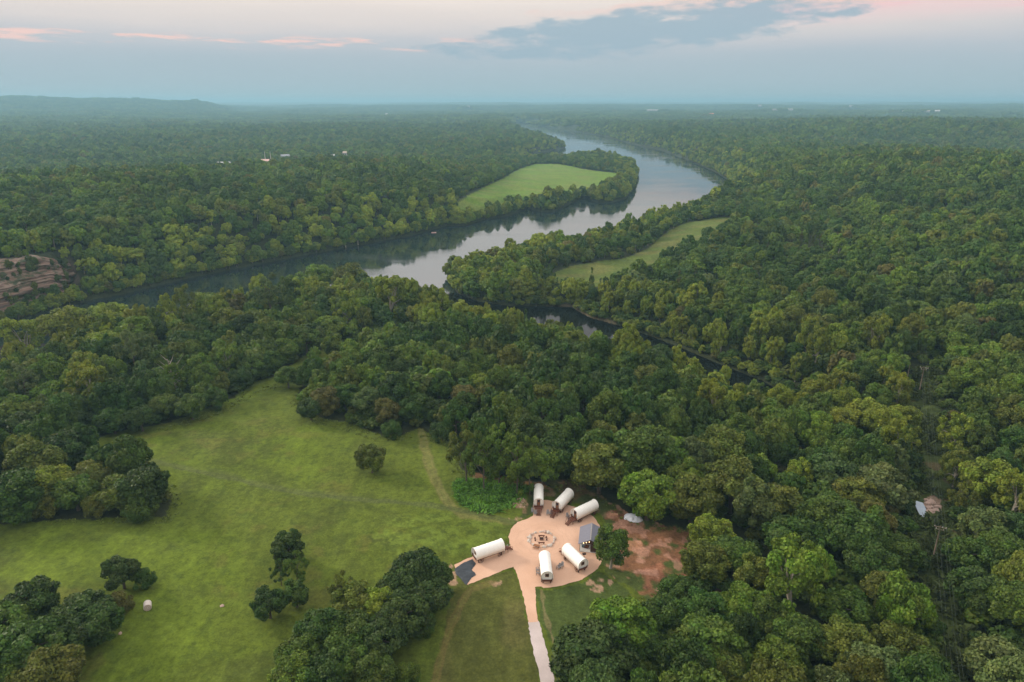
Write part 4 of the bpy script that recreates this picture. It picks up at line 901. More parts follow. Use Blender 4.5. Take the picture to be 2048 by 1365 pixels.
pr = np.where(weed, 0, np.where(lush, .5, np.where(edge, .35, 0))); pr = np.where(lawnz & ~edge, 0, pr)
kg = md_ & (rng.uniform(0, 1, len(Xg)) < pr)
for x, y, z, lu, we in zip(Xg[kg], Yg[kg], Zg[kg], lush[kg], weed[kg]):
    gp.append((x, y, z-.05)); gk.append(int(rng.integers(3))); gr.append((0, 0, rng.uniform(0, 6.28))); s = rng.uniform(.5, 1.2)*(1 if lu else .5); gs.append((s*1.2, s*1.2, s))
    c = (.09, .20, .022) if lu else (.12, .155, .022); b = rng.uniform(.8, 1.25); gt.append((c[0]*b, c[1]*b, c[2]*b, 1))
XL = rng.uniform(60, 260, 26000); YL = rng.uniform(80, 330, 26000); ZL = zfun(XL, YL); ul, vl, _ = proj(XL, YL, ZL)
kl = inpoly(ul, vl, LINEWAY) & (fbm(XL/6., YL/6., 405, 3) > .46) & (np.hypot(XL-px(1850,1022,11.5)[0], YL-px(1850,1022,11.5)[1]) > 7)
for x, y, z in list(zip(XL[kl], YL[kl], ZL[kl]))[:2600]:
    gp.append((x, y, z-.1)); gk.append(int(rng.integers(3))); gr.append((0, 0, rng.uniform(0, 6.28))); s = rng.uniform(.8, 2.4); gs.append((s*1.2, s*1.2, s)); b = rng.uniform(.7, 1.2); gt.append((.062*b, .085*b, .018*b, 1))
pm = bpy.data.meshes.new('grass'); pm.vertices.add(len(gp)); pm.vertices.foreach_set('co', np.array(gp, np.float32).ravel())
pat('kindno', 'INT', 'value', np.array(gk, np.int32)); pat('turn', 'FLOAT_VECTOR', 'vector', np.array(gr, np.float32).ravel()); pat('size', 'FLOAT_VECTOR', 'vector', np.array(gs, np.float32).ravel()); pat('tint', 'FLOAT_COLOR', 'color', np.array(gt, np.float32).ravel())
gr_o = tag(link('tall_grass', pm), 'tufts of tall grass and weeds in meadow and cleared strip', 'grass', kind='stuff')
gr_o.modifiers.new('tufts', 'NODES').node_group = inst_nodes('plant_grass', gsrc)

# undergrowth between the trunks
XU, YU, ZU = scatter(60, 430, 4.3)
uu_, vu_, _ = proj(XU, YU, ZU); k = rng.uniform(0, 1, len(XU)) < .8; XU, YU, ZU = XU[k], YU[k], ZU[k]
dE = segdist(XU, YU, W(MEADOW, 11.)); k = dE > 1.6; XU, YU, ZU, dE = XU[k], YU[k], ZU[k], dE[k]
up = list(zip(XU, YU, ZU-.3)); us = rng.uniform(3.2, 6.4, len(up))/12.6*np.clip(dE/4+.4, .5, 1); ti, names = tone_field(XU, YU)
pm = bpy.data.meshes.new('undergrowth'); pm.vertices.add(len(up)); pm.vertices.foreach_set('co', np.array(up, np.float32).ravel())
pat('kindno', 'INT', 'value', rng.integers(0, 4, len(up)).astype(np.int32)); pat('turn', 'FLOAT_VECTOR', 'vector', np.stack([np.zeros(len(up)), np.zeros(len(up)), rng.uniform(0, 6.28, len(up))], 1).astype(np.float32).ravel())
pat('size', 'FLOAT_VECTOR', 'vector', np.stack([us, us, us*.8], 1).astype(np.float32).ravel())
pat('tint', 'FLOAT_COLOR', 'color', np.hstack([np.array([PAL[q] for q in names])[ti]*.75, np.ones((len(up), 1))]).astype(np.float32).ravel())
un = tag(link('undergrowth', pm), 'low leafy undergrowth filling the gaps between the trunks', 'undergrowth', kind='stuff')
usrc = bpy.data.collections.new('undergrowth_kinds')
for k in range(NM, NM+NL): usrc.objects.link(bpy.data.objects.new('shrub_%02d' % k, protos[k]))
un.modifiers.new('shrubs', 'NODES').node_group = inst_nodes('plant_undergrowth', usrc)

# ------------------------------------------------------------------ covered wagon
def arch(n, hw, zb, zs, zt):
    """cross-section: straight sides then a round top"""
    P = [(-hw*.94, zb), (-hw, zs)]
    for k in range(1, n): a = math.pi-math.pi*k/n; P.append((hw*math.cos(a), zs+(zt-zs)*math.sin(a)))
    P += [(hw, zs), (hw*.94, zb)]; return P
def make_wagon():
    r = root('covered_wagon', (0, 0, 0), 0, 'x', 'covered wagon', 'white covered wagons around the gravel yard')
    Lh = 3.75; sec = arch(14, 1.42, 1.25, 2.35, 3.85); n = len(sec)
    xs = np.linspace(-Lh, Lh, 31); mb = MB(); vs = []; fs = []
    for i, x in enumerate(xs):
        t = abs(math.sin(math.pi*(x+Lh)/(2*Lh)*6)); sag = .985+.02*(1-t)
        e = 1+.05*max(0, (abs(x)-Lh*.86)/(Lh*.14))
        for (y, z) in sec: vs.append((x, y*sag*e, 1.25+(z-1.25)*(.985+.015*(1-t))*e))
    for i in range(len(xs)-1):
        for k in range(n-1): fs.append((i*n+k, (i+1)*n+k, (i+1)*n+k+1, i*n+k+1))
    mb.add(vs, fs); o = link('canvas_cover', mb.mesh('canvas_cover', M_CANVAS, True), r)
    s = o.modifiers.new('thick', 'SOLIDIFY'); s.thickness = .05
    # end walls of canvas: rear (x=+), front (x=-) with openings
    def endwall(x, oy, oz0, oz1):
        m = MB(); s2 = arch(14, 1.33, 1.2, 2.35, 3.72); V = []; Fx = []
        inner = [(-oy, oz0), (-oy, (oz0+oz1)/2)]+[(oy*math.cos(math.pi-math.pi*k/14), (oz0+oz1)/2+(oz1-(oz0+oz1)/2)*max(0, min(1, math.sin(math.pi*k/14)*1.6))) for k in range(1, 14)]+[(oy, (oz0+oz1)/2), (oy, oz0)]
        for (y, z), (y2, z2) in zip(s2, inner):
            V += [(x, y, z), (x, y2, z2)]
        for k in range(len(s2)-1): Fx.append((2*k, 2*k+1, 2*k+3, 2*k+2))
        V += [(x, s2[0][0], 1.2), (x, s2[-1][0], 1.2)]
        Fx.append((0, 2*(len(s2)-1), 2*(len(s2)-1)+1, 1)) if False else Fx.append((0, 1, 2*(len(s2)-1)+1, 2*(len(s2)-1)))
        m.add(V, Fx); return m
    o = link('rear_wall', endwall(Lh-.35, .42, 2.15, 2.95).mesh('rear_wall', M_CANVAS2), r); s = o.modifiers.new('t', 'SOLIDIFY'); s.thickness = .04
    w = link('window', MB().box((Lh-.38, 0, 2.55), (.05, .84, .8)).mesh('window', M_BLACK), r)
    m = MB()
    for d in (-1, 1): m.box((Lh-.31, d*.42, 2.55), (.07, .08, .9)); m.box((Lh-.31, 0, 2.55+d*.42), (.07, .92, .08))
    m.box((Lh-.33, 0, 2.55), (.05, .05, .76)); link('window_frame', m.mesh('window_frame', M_WOOD2), w)
    o = link('front_wall', endwall(-Lh+.45, .46, 1.22, 3.25).mesh('front_wall', M_CANVAS2), r); s = o.modifiers.new('t', 'SOLIDIFY'); s.thickness = .04
    d = link('door', MB().box((-Lh+.43, 0, 2.2), (.06, .9, 2.0)).mesh('door', M_WOOD2), r, bevel=.01)
    m = MB(); 
    for q in (-1, 1): m.box((-Lh+.37, q*.42, 2.2), (.08, .1, 2.05))
    m.box((-Lh+.37, 0, 3.2), (.08, .94, .1)); m.box((-Lh+.38, 0, 2.25), (.05, .7, .1)); link('door_frame', m.mesh('door_frame', M_WOOD), d)
    link('window_pane', MB().box((-Lh+.385, 0, 2.75), (.03, .56, .7)).mesh('window_pane', M_GLASS), d)
    link('handle', MB().box((-Lh+.36, .34, 2.1), (.07, .05, .14)).mesh('handle', M_METAL), d)
    # box
    m = MB(); b = 1.15
    m.box((0, 0, .98), (7.3, 2.2, .1))
    for q in (-1, 1):
        for k in range(4): m.box((0, q*(1.12+.035*k), 1.08+k*.16), (7.4, .06, .15))
        for x in np.linspace(-3.4, 3.4, 7): m.box((x, q*1.26, 1.28), (.08, .06, .62))
    for x in (-3.66, 3.66):
        for k in range(3): m.box((x, 0, 1.1+k*.16), (.06, 2.15, .15))
    link('wagon_box', m.mesh('wagon_box', M_WOOD), r)
    m = MB()
    for q in (-.5, .5): m.box((0, q, .84), (7.0, .16, .18))
    for x in (-2.5, 2.5): m.box((x, 0, .68), (.18, 2.3, .16))
    for x in (-3.0, 3.0):
        for q in (-.9, .9): m.box((x, q, .46), (.2, .2, .92))
    link('undercarriage', m.mesh('undercarriage', M_DARKW), r)
    for x, rd in ((-2.5, .58), (2.5, .70)):
        for q in (-1, 1):
            wh = MB(); c = (x, q*1.28, rd)
            for k in range(20):
                a0, a1 = 2*math.pi*k/20, 2*math.pi*(k+1)/20
                wh.tube([(x+rd*.95*math.cos(a0), q*1.28, rd+rd*.95*math.sin(a0)), (x+rd*.95*math.cos(a1), q*1.28, rd+rd*.95*math.sin(a1))], .05, 4)
            wo = link('wheel', wh.mesh('wheel_rim', M_DARKW), r)
            sp = MB()
            for k in range(10): a = 2*math.pi*k/10; sp.tube([(x, q*1.28, rd), (x+rd*.93*math.cos(a), q*1.28, rd+rd*.93*math.sin(a))], .028, 4)
            sp.tube([(x, q*1.18, rd), (x, q*1.42, rd)], .1, 8); link('spokes', sp.mesh('spokes', M_WOOD), wo)
    # deck, rails and steps in front
    m = MB()
    for k in range(7): m.box((-Lh-.05-k*.17, 0, 1.12), (.16, 1.9, .06))
    for q in (-.85, .85): m.box((-Lh-1.1, q, .58), (.1, .1, 1.1)); 
    m.box((-Lh-.6, -.9, 1.04), (1.2, .07, .12)); m.box((-Lh-.6, .9, 1.04), (1.2, .07, .12))
    link('deck', m.mesh('deck', M_WOOD), r)
    m = MB()
    for k in range(5): m.box((-Lh-1.35-k*.27, 0, .95-k*.19), (.28, 1.0, .05))
    for q in (-.52, .52):
        m.add([(-Lh-1.2, q-.03, 1.05), (-Lh-1.2, q-.03, .8), (-Lh-2.62, q-.03, 0), (-Lh-2.62, q-.03, .2), (-Lh-1.2, q+.03, 1.05), (-Lh-1.2, q+.03, .8), (-Lh-2.62, q+.03, 0), (-Lh-2.62, q+.03, .2)],
              [(0, 1, 2, 3), (7, 6, 5, 4), (0, 4, 5, 1), (1, 5, 6, 2), (2, 6, 7, 3), (3, 7, 4, 0)])
    link('steps', m.mesh('steps', M_WOOD), r)
    for q in (-1, 1):
        m = MB(); m.tube([(-Lh-.1, q*.92, 1.15), (-Lh-.1, q*.92, 2.0)], .04, 5); m.tube([(-Lh-1.15, q*.92, 1.1), (-Lh-1.15, q*.92, 2.0)], .04, 5); m.tube([(-Lh-.1, q*.92, 1.98), (-Lh-1.15, q*.92, 1.98)], .04, 5)
        m.tube([(-Lh-1.15, q*.92, 1.98), (-Lh-2.5, q*.56, 1.0)], .04, 5); m.tube([(-Lh-2.5, q*.56, 0.05), (-Lh-2.5, q*.56, 1.0)], .04, 5)
        link('railing', m.mesh('railing', M_WOOD), r)
    return r
# front/back pixel pairs of the ground line under the box: (front u, v) (rear u, v)
WG = [((1077,1021),(1077,991),'topmost white covered wagon, door and steps facing the fire pit'),
      ((1113,1027),(1138,1001),'white covered wagon second from the top, tilted right with steps toward the fire pit'),
      ((1146,1045),(1191,1023),'white covered wagon just behind the grey-roofed shelter with dark steps'),
      ((1004,1105),(949,1124),'white covered wagon beside the black ground sheet, away from the ring'),
      ((1133,1114),(1166,1146),'white covered wagon below the shelter, dark rear window toward the grass'),
      ((1089,1128),(1094,1171),'white covered wagon nearest the gravel drive, square rear window facing the camera')]
wag = make_wagon()
for k, (a, b, lab) in enumerate(WG):
    o = wag if k == 0 else copy_tree(wag)
    pa, pb = px(*a, 12), px(*b, 12); d = pb-pa; c = (pa+pb)/2
    o.location = (c[0], c[1], 12.06); o.rotation_euler = (0, 0, math.atan2(d[1], d[0])); o['label'] = lab
    s = float(np.clip(np.linalg.norm(d)/7.3, .9, 1.08)); o.scale = (s, 1, 1)

# ------------------------------------------------------------------ chairs
def make_chair():
    r = root('deck_chair', (0, 0, 0), 0, 'x', 'chair', 'grey slatted chairs beside the wagons')
    m = MB()
    for k in range(5): m.box((0, -.24+k*.115, .40-.03*(4-k)), (.52, .1, .025))
    link('seat', m.mesh('chair_seat', M_GREYW), r)
    m = MB()
    for k in range(5):
        x = -.22+k*.11; h = .78-.05*abs(k-2)
        m.add([(x-.048, -.22, .3), (x+.048, -.22, .3), (x+.052, -.22-h*.42, .3+h), (x-.052, -.22-h*.42, .3+h), (x-.048, -.25, .3), (x+.048, -.25, .3), (x+.052, -.25-h*.42, .3+h), (x-.052, -.25-h*.42, .3+h)], [(0, 1, 2, 3), (7, 6, 5, 4), (0, 4, 5, 1), (1, 5, 6, 2), (2, 6, 7, 3), (3, 7, 4, 0)])
    link('backrest', m.mesh('chair_back', M_GREYW), r)
    for q in (-1, 1):
        link('armrest', MB().box((q*.33, -.02, .6), (.13, .72, .03)).mesh('arm', M_GREYW), r)
        link('leg', MB().box((q*.31, .28, .3), (.04, .1, .6)).mesh('leg_front', M_GREYW), r)
        link('leg', MB().box((q*.31, -.3, .3), (.04, .1, .6)).mesh('leg_rear', M_GREYW), r)
    return r
CH = [(1066,1026,200,'left one of the two grey chairs left of the topmost wagon steps'),(1071,1030,170,'right one of the two grey chairs left of the topmost wagon steps'),(1096,1030,185,'left one of the grey chair pair between the two upper wagons'),(1103,1030,175,'right one of the grey chair pair between the two upper wagons'),
      (1136,1036,200,'upper grey chair left of the steps behind the shelter'),(1140,1041,230,'lower grey chair left of the steps behind the shelter'),(1005,1105,110,'grey chair nearer the wagon by the black sheet'),(1011,1100,120,'grey chair farther from the wagon by the black sheet'),
      (1117,1138,140,'dark chair left of the pair between the two lower wagons'),(1123,1135,150,'dark chair right of the pair between the two lower wagons'),(1075,1142,90,'upper grey chair left of the wagon nearest the drive'),(1076,1149,80,'lower grey chair left of the wagon nearest the drive')]
ch = make_chair()
for k, (u, v, a, lab) in enumerate(CH):
    o = ch if k == 0 else copy_tree(ch); p = px(u, v, 12.06); o.location = p; o.rotation_euler = (0, 0, R(a)); o['label'] = lab; o.scale = (1.25,)*3

# ------------------------------------------------------------------ fire pit ring
FC = px(1083, 1079, 12.06)
for k in range(30):
    a = 2*math.pi*k/30+random.uniform(-.05, .05)
    if k in (9, 22): continue
    rx = 3.45+random.uniform(-.15, .15); rr_ = random.uniform(.28, .62)
    p = (FC[0]+.1+rx*math.cos(a), FC[1]+rx*.98*math.sin(a), 12.06+rr_*.22)
    o = link('boulder', MB().rock((0, 0, 0), rr_, 700+k).mesh('boulder', M_STONE if k % 3 else M_STONE2), None, p)
    side = ['right', 'upper right', 'top', 'upper left', 'left', 'lower left', 'bottom', 'lower right'][int(((math.degrees(a)+22.5) % 360)//45)]
    tag(o, f"{'large' if rr_ > .47 else 'small'} {'pale' if k % 3 else 'pinkish'} boulder in the fire pit ring, on its {side} side, number {k % 4+1} of that side from the left", 'boulder', 'boulders ringing the fire pit')
    nmb = ['right', 'upper right', 'top', 'upper left', 'left', 'lower left', 'bottom', 'lower right'].index(side)
    o['label'] = None
    o['_s'] = nmb; o['_a'] = a; o['_r'] = rr_; o['_k'] = k
bs = [o for o in COL.objects if o.name.startswith('boulder')]
for s in range(8):
    sd = ['right', 'upper right', 'top', 'upper left', 'left', 'lower left', 'bottom', 'lower right'][s]
    L = sorted([o for o in bs if o['_s'] == s], key=lambda o: (o['_a']+math.pi/4) % (2*math.pi))
    for j, o in enumerate(L): o['label'] = f"{'large' if o['_r'] > .47 else 'small'} {'pale' if o['_k'] % 3 else 'pinkish'} ring boulder, {ORD[j]} counterclockwise on the {sd} side of the fire pit"
for o in bs:
    for q in ('_s', '_a', '_r', '_k'): del o[q]
r = root('fire_pit', FC, 0, 'dark square fire pit with grate and logs in the middle of the ring', 'fire pit', None, .78)
m = MB()
for q in (-1, 1): m.box((q*.6, 0, .18), (.16, 1.36, .36)); m.box((0, q*.6, .18), (1.04, .16, .36))
link('surround', m.mesh('surround', simple('fire_brick', (.16, .08, .06), .9, .4, 5, .3)), r)
link('ash_bed', MB().box((0, 0, .08), (1.02, 1.02, .12)).mesh('ash', simple('ash', (.05, .045, .045), .95, .5, 8, .4)), r)
for k in range(5):
    a = k*1.25; link('log', MB().tube([(math.cos(a)*.42, math.sin(a)*.42, .2), (-math.cos(a)*.1, -math.sin(a)*.1, .5)], .06, 6).mesh('log', M_DARKW), r)
m = MB(); m.tube([(-.55, -.4, .36), (-.55, -.4, 1.1)], .03, 5); m.tube([(.55, -.4, .36), (.55, -.4, 1.1)], .03, 5); m.tube([(-.6, -.4, 1.1), (.6, -.4, 1.1)], .03, 5); link('cooking_bar', m.mesh('bar', M_METAL), r)
def make_bench():
    r = root('log_bench', (0, 0, 0), 0, 'x', 'bench', 'low benches and stools around the fire pit')
    m = MB(); m.tube([(-.85, 0, .42), (.85, 0, .42)], .15, 8); link('seat', m.mesh('bench_seat', M_WOOD, True), r)
    for q in (-.6, .6): link('leg', MB().tube([(q, 0, 0), (q, 0, .4)], .12, 7).mesh('bench_leg', M_DARKW, True), r)
    return r
bn = make_bench()
for k, (u, v, lab) in enumerate([(1083,1074,'low red-brown bench above the fire pit, inside the stone ring'),(1083,1088,'low red-brown bench below the fire pit, inside the stone ring')]):
    o = bn if k == 0 else copy_tree(bn); o.location = px(u, v, 12.06); o['label'] = lab
def make_stool():
    r = root('stump_stool', (0, 0, 0), 0, 'x', 'stool', 'stump stools around the fire pit')
    link('stump', MB().tube([(0, 0, 0), (0, 0, .42)], [.2, .18], 9).mesh('stump', M_DARKW), r); link('seat', MB().tube([(0, 0, .42), (0, 0, .48)], .21, 10).mesh('stool_seat', M_WOOD), r); return r
stl = make_stool()
for k, (u, v, lab) in enumerate([(1070,1078,'upper stump stool on the left of the fire pit'),(1070.5,1082,'lower stump stool on the left of the fire pit'),(1092.5,1076,'upper stump stool on the right of the fire pit'),(1093.5,1081,'lower stump stool on the right of the fire pit')]):
    o = stl if k == 0 else copy_tree(stl); o.location = px(u, v, 12.06); o['label'] = lab
def make_table(name, lab, u, v, rz, mat):
    r = root(name, px(u, v, 12.06), rz, lab, 'table')
    m = MB()
    for k in range(4): m.box((0, -.3+k*.2, .74), (1.6, .18, .05))
    link('tabletop', m.mesh('tabletop', mat), r)
    for x in (-.6, .6):
        m = MB(); m.tube([(x, -.45, 0), (x, .25, .74)], .05, 5); m.tube([(x, .45, 0), (x, -.25, .74)], .05, 5); link('leg', m.mesh('tleg', mat), r)
    for y in (-.75, .75): link('seat', MB().box((0, y, .43), (1.6, .26, .05)).mesh('tseat', mat), r)
make_table('picnic_table', 'brown picnic table at the lower left of the stone ring', 1073, 1096, R(-20), M_WOOD2)
r = root('charcoal_grill', px(1168, 1115, 12.06), .2, 'small black grill on a post between the shelter and lower wagon', 'grill')
link('post', MB().tube([(0, 0, 0), (0, 0, .9)], .06, 6).mesh('post', M_METAL), r)
m = MB(); m.box((0, 0, .93), (.9, .6, .06)); 
for q in (-1, 1): m.box((q*.42, 0, 1.06), (.05, .6, .2)); m.box((0, q*.28, 1.06), (.79, .05, .2))
link('fire_box', m.mesh('fire_box', M_METAL), r)
link('grate', MB().box((0, 0, 1.12), (.78, .5, .02)).mesh('grate', M_DARKW), r)

# ------------------------------------------------------------------ shelter
SB = px(1180, 1105, 12.06); r = root('shelter', SB, R(-9), 'grey-roofed dark timber shelter with open lit left bay', 'shelter')
w, L_, he, hr = 2.75, 6.8, 2.5, 3.85
m = MB(); m.box((0, L_/2, .04), (2*w, L_+.3, .12)); link('floor_slab', m.mesh('floor_slab', M_FLOOR), r)
m = MB()
m.box((w-.06, L_/2, he/2+.05), (.12, L_, he)); m.box((-w+.06, L_/2+1.6, he/2+.05), (.12, L_-3.2, he)); m.box((0, L_-.06, he/2+.05), (2*w-.25, .12, he))
m.box((w*.52, .06, he/2+.05), (w*.92, .12, he)); m.box((.12, 1.5, he/2+.05), (.1, 2.75, he)); m.box((-1.28, 2.95, he/2+.05), (2.6, .1, he))
for y in (.06, L_-.06): m.add([(-w, y-.05, he+.06), (w, y-.05, he+.06), (0, y-.05, hr+.02), (-w, y+.05, he+.06), (w, y+.05, he+.06), (0, y+.05, hr+.02)], [(0, 1, 2), (5, 4, 3), (0, 3, 4, 1), (1, 4, 5, 2), (2, 5, 3, 0)])
link('timber_wall', m.mesh('timber_wall', M_DARKW), r)
m = MB()
m.box((-w+.07, .07, he/2+.05), (.13, .13, he-.02)); link('corner_post', m.mesh('post', M_DARKW), r)
m = MB()   # whitewashed lining of the open bay
m.box((-1.28, 2.88, he/2+.1), (2.5, .03, he-.1)); m.box((.05, 1.5, he/2+.1), (.03, 2.7, he-.1)); link('lining', m.mesh('lining', M_FLOOR), r)
for q in (-1, 1):
    m = MB(); a = math.atan2(hr-he, w); ov = .35; x1 = q*(w+ov); z1 = he-ov*math.tan(a)+.08; t = .12
    V = [(0, -.45, hr+.1), (x1, -.45, z1), (x1, L_+.4, z1), (0, L_+.4, hr+.1)]
    V += [(x, y, z+t) for x, y, z in V]
    m.add(V, [(0, 1, 2, 3), (7, 6, 5, 4), (0, 4, 5, 1), (1, 5, 6, 2), (2, 6, 7, 3), (3, 7, 4, 0)]); link('roof_slope', m.mesh('roof_slope', M_ROOF), r)
link('ridge_cap', MB().box((0, L_/2, hr+.24), (.3, L_+.87, .05)).mesh('ridge_cap', M_GREYW), r)
for x in (-1.75, -1.05, -.3):
    b = link('lamp', MB().rock((x, -.12, he-.12+(1-abs(x)/w)*.9), .13, 5, 1).mesh('lamp', M_BULB), r)
    link('lamp_cord', MB().tube([(x, -.12, he-.02+(1-abs(x)/w)*.9), (x, -.12, he+.12+(1-abs(x)/w)*1.1)], .02, 4).mesh('cord', M_METAL), b)
cb = root('firewood_pile', (0, 0, 0), 0, 'stack of red-brown firewood and kindling inside the open bay of the shelter', 'firewood')
cr_, sr_ = math.cos(R(-9)), math.sin(R(-9))
cb.location = (SB[0]+(-1.0)*cr_-(1.7)*sr_, SB[1]+(-1.0)*sr_+1.7*cr_, SB[2]+.1); cb.rotation_euler = (0, 0, R(-9))
for k in range(14):
    rw, cl_ = k//5, k % 5
    link('log', MB().tube([(-.5+cl_*.22+rw*.1, -.35, .12+rw*.2), (-.5+cl_*.22+rw*.1+random.uniform(-.1, .1), .4, .12+rw*.2)], .1, 7).mesh('firelog', M_WOOD if k % 2 else M_WOOD2), cb)
bb = root('storage_bin', (SB[0]+(-1.9)*cr_-(1.9)*sr_, SB[1]+(-1.9)*sr_+1.9*cr_, SB[2]+.1), R(-9), 'blue-grey storage bin on the left inside the open bay', 'bin')
link('bin_body', MB().box((0, 0, .4), (.7, .6, .8), taper=1.08).mesh('bin', simple('bin_blue', (.12, .17, .2), .5)), bb); link('lid', MB().box((0, 0, .84), (.82, .7, .07)).mesh('lid', simple('lid_grey', (.25, .27, .28), .5)), bb, bevel=.02)

# ------------------------------------------------------------------ black ground sheet, rippled
BP = [(945,1118),(953,1128),(944,1140),(951,1146),(953,1151),(944,1156),(936,1168),(933,1171),(928,1168),(921,1158),(912,1151),(908,1138),(925,1126)]
BW = [px(a, b, 12.1)[:2] for a, b in BP]
xs = np.arange(min(p[0] for p in BW), max(p[0] for p in BW), .16); ys = np.arange(min(p[1] for p in BW), max(p[1] for p in BW), .16)
GX, GY = np.meshgrid(xs, ys); IN = inpoly(GX, GY, BW); d = segdist(GX, GY, BW)
rip = np.sin(GX*1.3+GY*4.6+3*fbm(GX/2, GY/2, 3, 2))*.05+fbm(GX/.8, GY/.8, 8, 3)*.16
GZ = 12.09+rip*np.clip(d/.4, 0, 1); nx_ = len(xs); Fq = []
for j in range(len(ys)-1):
    for i in range(nx_-1):
        if IN[j, i] and IN[j, i+1] and IN[j+1, i] and IN[j+1, i+1]: Fq.append((j*nx_+i, j*nx_+i+1, (j+1)*nx_+i+1, (j+1)*nx_+i))
me = npmesh('sheet', np.stack([GX.ravel(), GY.ravel(), GZ.ravel()], 1), np.array(Fq), [M_COVER], None, True)
import bmesh
bm = bmesh.new(); bm.from_mesh(me); bmesh.ops.delete(bm, geom=[v for v in bm.verts if not v.link_faces], context='VERTS'); bm.to_mesh(me); bm.free()
tag(link('ground_sheet', me), 'wrinkled blue-black ground sheet spread at the end of the gravel spur', 'ground sheet')

# ------------------------------------------------------------------ heaps, bale, rocks
def heap(name, u, v, rad, h, mat, lab, cat, seed):
    p = px(u, v, 12.0); z = float(zfun(p[0], p[1])); n = 26; xs = np.linspace(-1, 1, n); V = []; Fx = []
    for j in range(n):
        for i in range(n):
            x, y = xs[i], xs[j]; rr2 = math.hypot(x, y)
            edge = .75+.35*float(vn(math.atan2(y, x)*1.6+9, 3., seed)); k = max(0, 1-rr2/edge)
            V.append((x*rad*1.3, y*rad, h*(k**.6)*(.5+.9*float(fbm(x*3+5, y*3+5, seed, 3)))-.06))
    for j in range(n-1):
        for i in range(n-1):
            a, b, c, d = j*n+i, j*n+i+1, (j+1)*n+i+1, (j+1)*n+i
            if max(V[a][2], V[b][2], V[c][2], V[d][2]) > -.03: Fx.append((a, b, c, d))
    m = MB(); m.add(V, Fx); return tag(link(name, m.mesh(name, mat), None, (p[0], p[1], z+.03)), lab, cat)
heap('plastic_sheeting', 1267, 1037, 2.1, 1.5, M_TARPW, 'crumpled white plastic sheeting heaped at the edge of the red clearing', 'sheeting', 31)
heap('plastic_sheeting', 1258, 1033, 1.0, 1.0, M_TARPW, 'smaller white plastic bundle at the left end of the white heap', 'sheeting', 35)
lp = px(1228, 1031, 12.0); lz = float(zfun(lp[0], lp[1]))
for k in range(12):
    x = lp[0]-1.1+(k % 6)*.42+random.uniform(-.1, .1); y = lp[1]+(.45 if k >= 6 else -.3)+random.uniform(-.15, .15)
    o = link('salmon_block', MB().box((0, 0, .2), (.36, .5, .4), taper=.85).mesh('block', M_LUMB), None, (x, y, lz), bevel=.03); o.rotation_euler = (0, 0, random.uniform(-.5, .5))
    tag(o, f"salmon stone block, {ORD[k % 6]} in the {'far' if k >= 6 else 'near'} row beside the white heap", 'block', 'salmon blocks stacked by the white heap')
# round bale
bp_ = px(297, 1221, 12.5); bz = float(zfun(bp_[0], bp_[1])); r = root('hay_bale', (bp_[0], bp_[1], bz), R(117), 'pale round hay bale lying alone in the lower left meadow', 'hay bale')
pts_ = [(-.9, 0, .85), (-.86, 0, .85), (.86, 0, .85), (.9, 0, .85)]
link('bale_wrap', MB().tube(pts_, [.78, .85, .85, .78], 20).mesh('wrap', M_HAY, False), r)
m = MB()
for x in (-.915, .915):
    for q in (.25, .5, .68):
        m.tube([(x, q*math.cos(a), .85+q*math.sin(a)) for a in np.linspace(0, 6.2, 14)], .035, 4)
link('rolled_end', m.mesh('ends', simple('straw', (.3, .17, .1), .9, .4, 8)), r)
def pebble(u, v, s, lab, mat=M_STONE, name='rock', cat='rock', grp=None):
    p = px(u, v, 12.0)
    for _ in range(3): z = float(zfun(p[0], p[1])); p = px(u, v, z)
    tag(link(name, MB().rock((0, 0, 0), s, int(u*7+v)).mesh(name, mat), None, (p[0], p[1], z+s*.15)), lab, cat, grp)
pebble(240, 1268, .55, 'flat pale stone in the grass below the hay bale', M_STONE2); pebble(444, 1213, .5, 'pale stone in the grass between the hay bale and the tree row', M_STONE2)
# rubble pile left of the topmost wagon, rock banks
def rubble(spots, grp, what, mat):
    for k, (u, v, s) in enumerate(spots):
        pebble(u, v, s, f"{what}, {ORD[k]} from the left", mat, grp='rocks: '+grp)
def row(u0, u1, v, dv, n, s0, s1, seed):
    r = random.Random(seed); us = sorted(r.uniform(u0, u1) for _ in range(n)); return [(u, v+r.uniform(-dv, dv), r.uniform(s0, s1)) for u in us]
rubble(row(1028, 1052, 1001, 4, 10, .14, .34, 1), 'rubble patch beside the topmost wagon', 'small tan upper stone of the rubble by the topmost wagon', M_STONE2)
rubble(row(1026, 1050, 1010, 4, 9, .14, .34, 2), 'rubble patch beside the topmost wagon', 'small tan lower stone of the rubble by the topmost wagon', M_STONE2)
rubble(row(1852, 1868, 1003, 6, 8, .5, 1.0, 3), 'rocks at the pond', 'pinkish rock on the upper bank of the small pond', M_STONE2)
rubble(row(1855, 1876, 1020, 6, 9, .5, 1.1, 4), 'rocks at the pond', 'pinkish rock on the right bank of the small pond', M_STONE2)
rubble(row(1846, 1876, 1038, 6, 10, .5, 1.1, 5), 'rocks at the pond', 'pinkish rock on the lower bank of the small pond', M_STONE2)
PP = [(1832,1002),(1846,1006),(1852,1018),(1856,1030),(1850,1037),(1842,1034),(1836,1024),(1831,1012)]
zp = float(zfun(*px(1845, 1020, 12)[:2])); m = MB(); 
Pw = [px(a, b, zp+.5) for a, b in PP]; m.add([(p[0], p[1], zp+.5) for p in Pw], [tuple(range(len(Pw)))][::1]); pme = m.mesh('pond', simple('pond_water', (.20, .27, .33), .05, .2, .5, spec=.8))  # pale blue base colour stands in for sky reflected on the water
for p in pme.polygons:
    if p.normal.z < 0: p.flip()
tag(link('pond_water', pme), kind='structure')

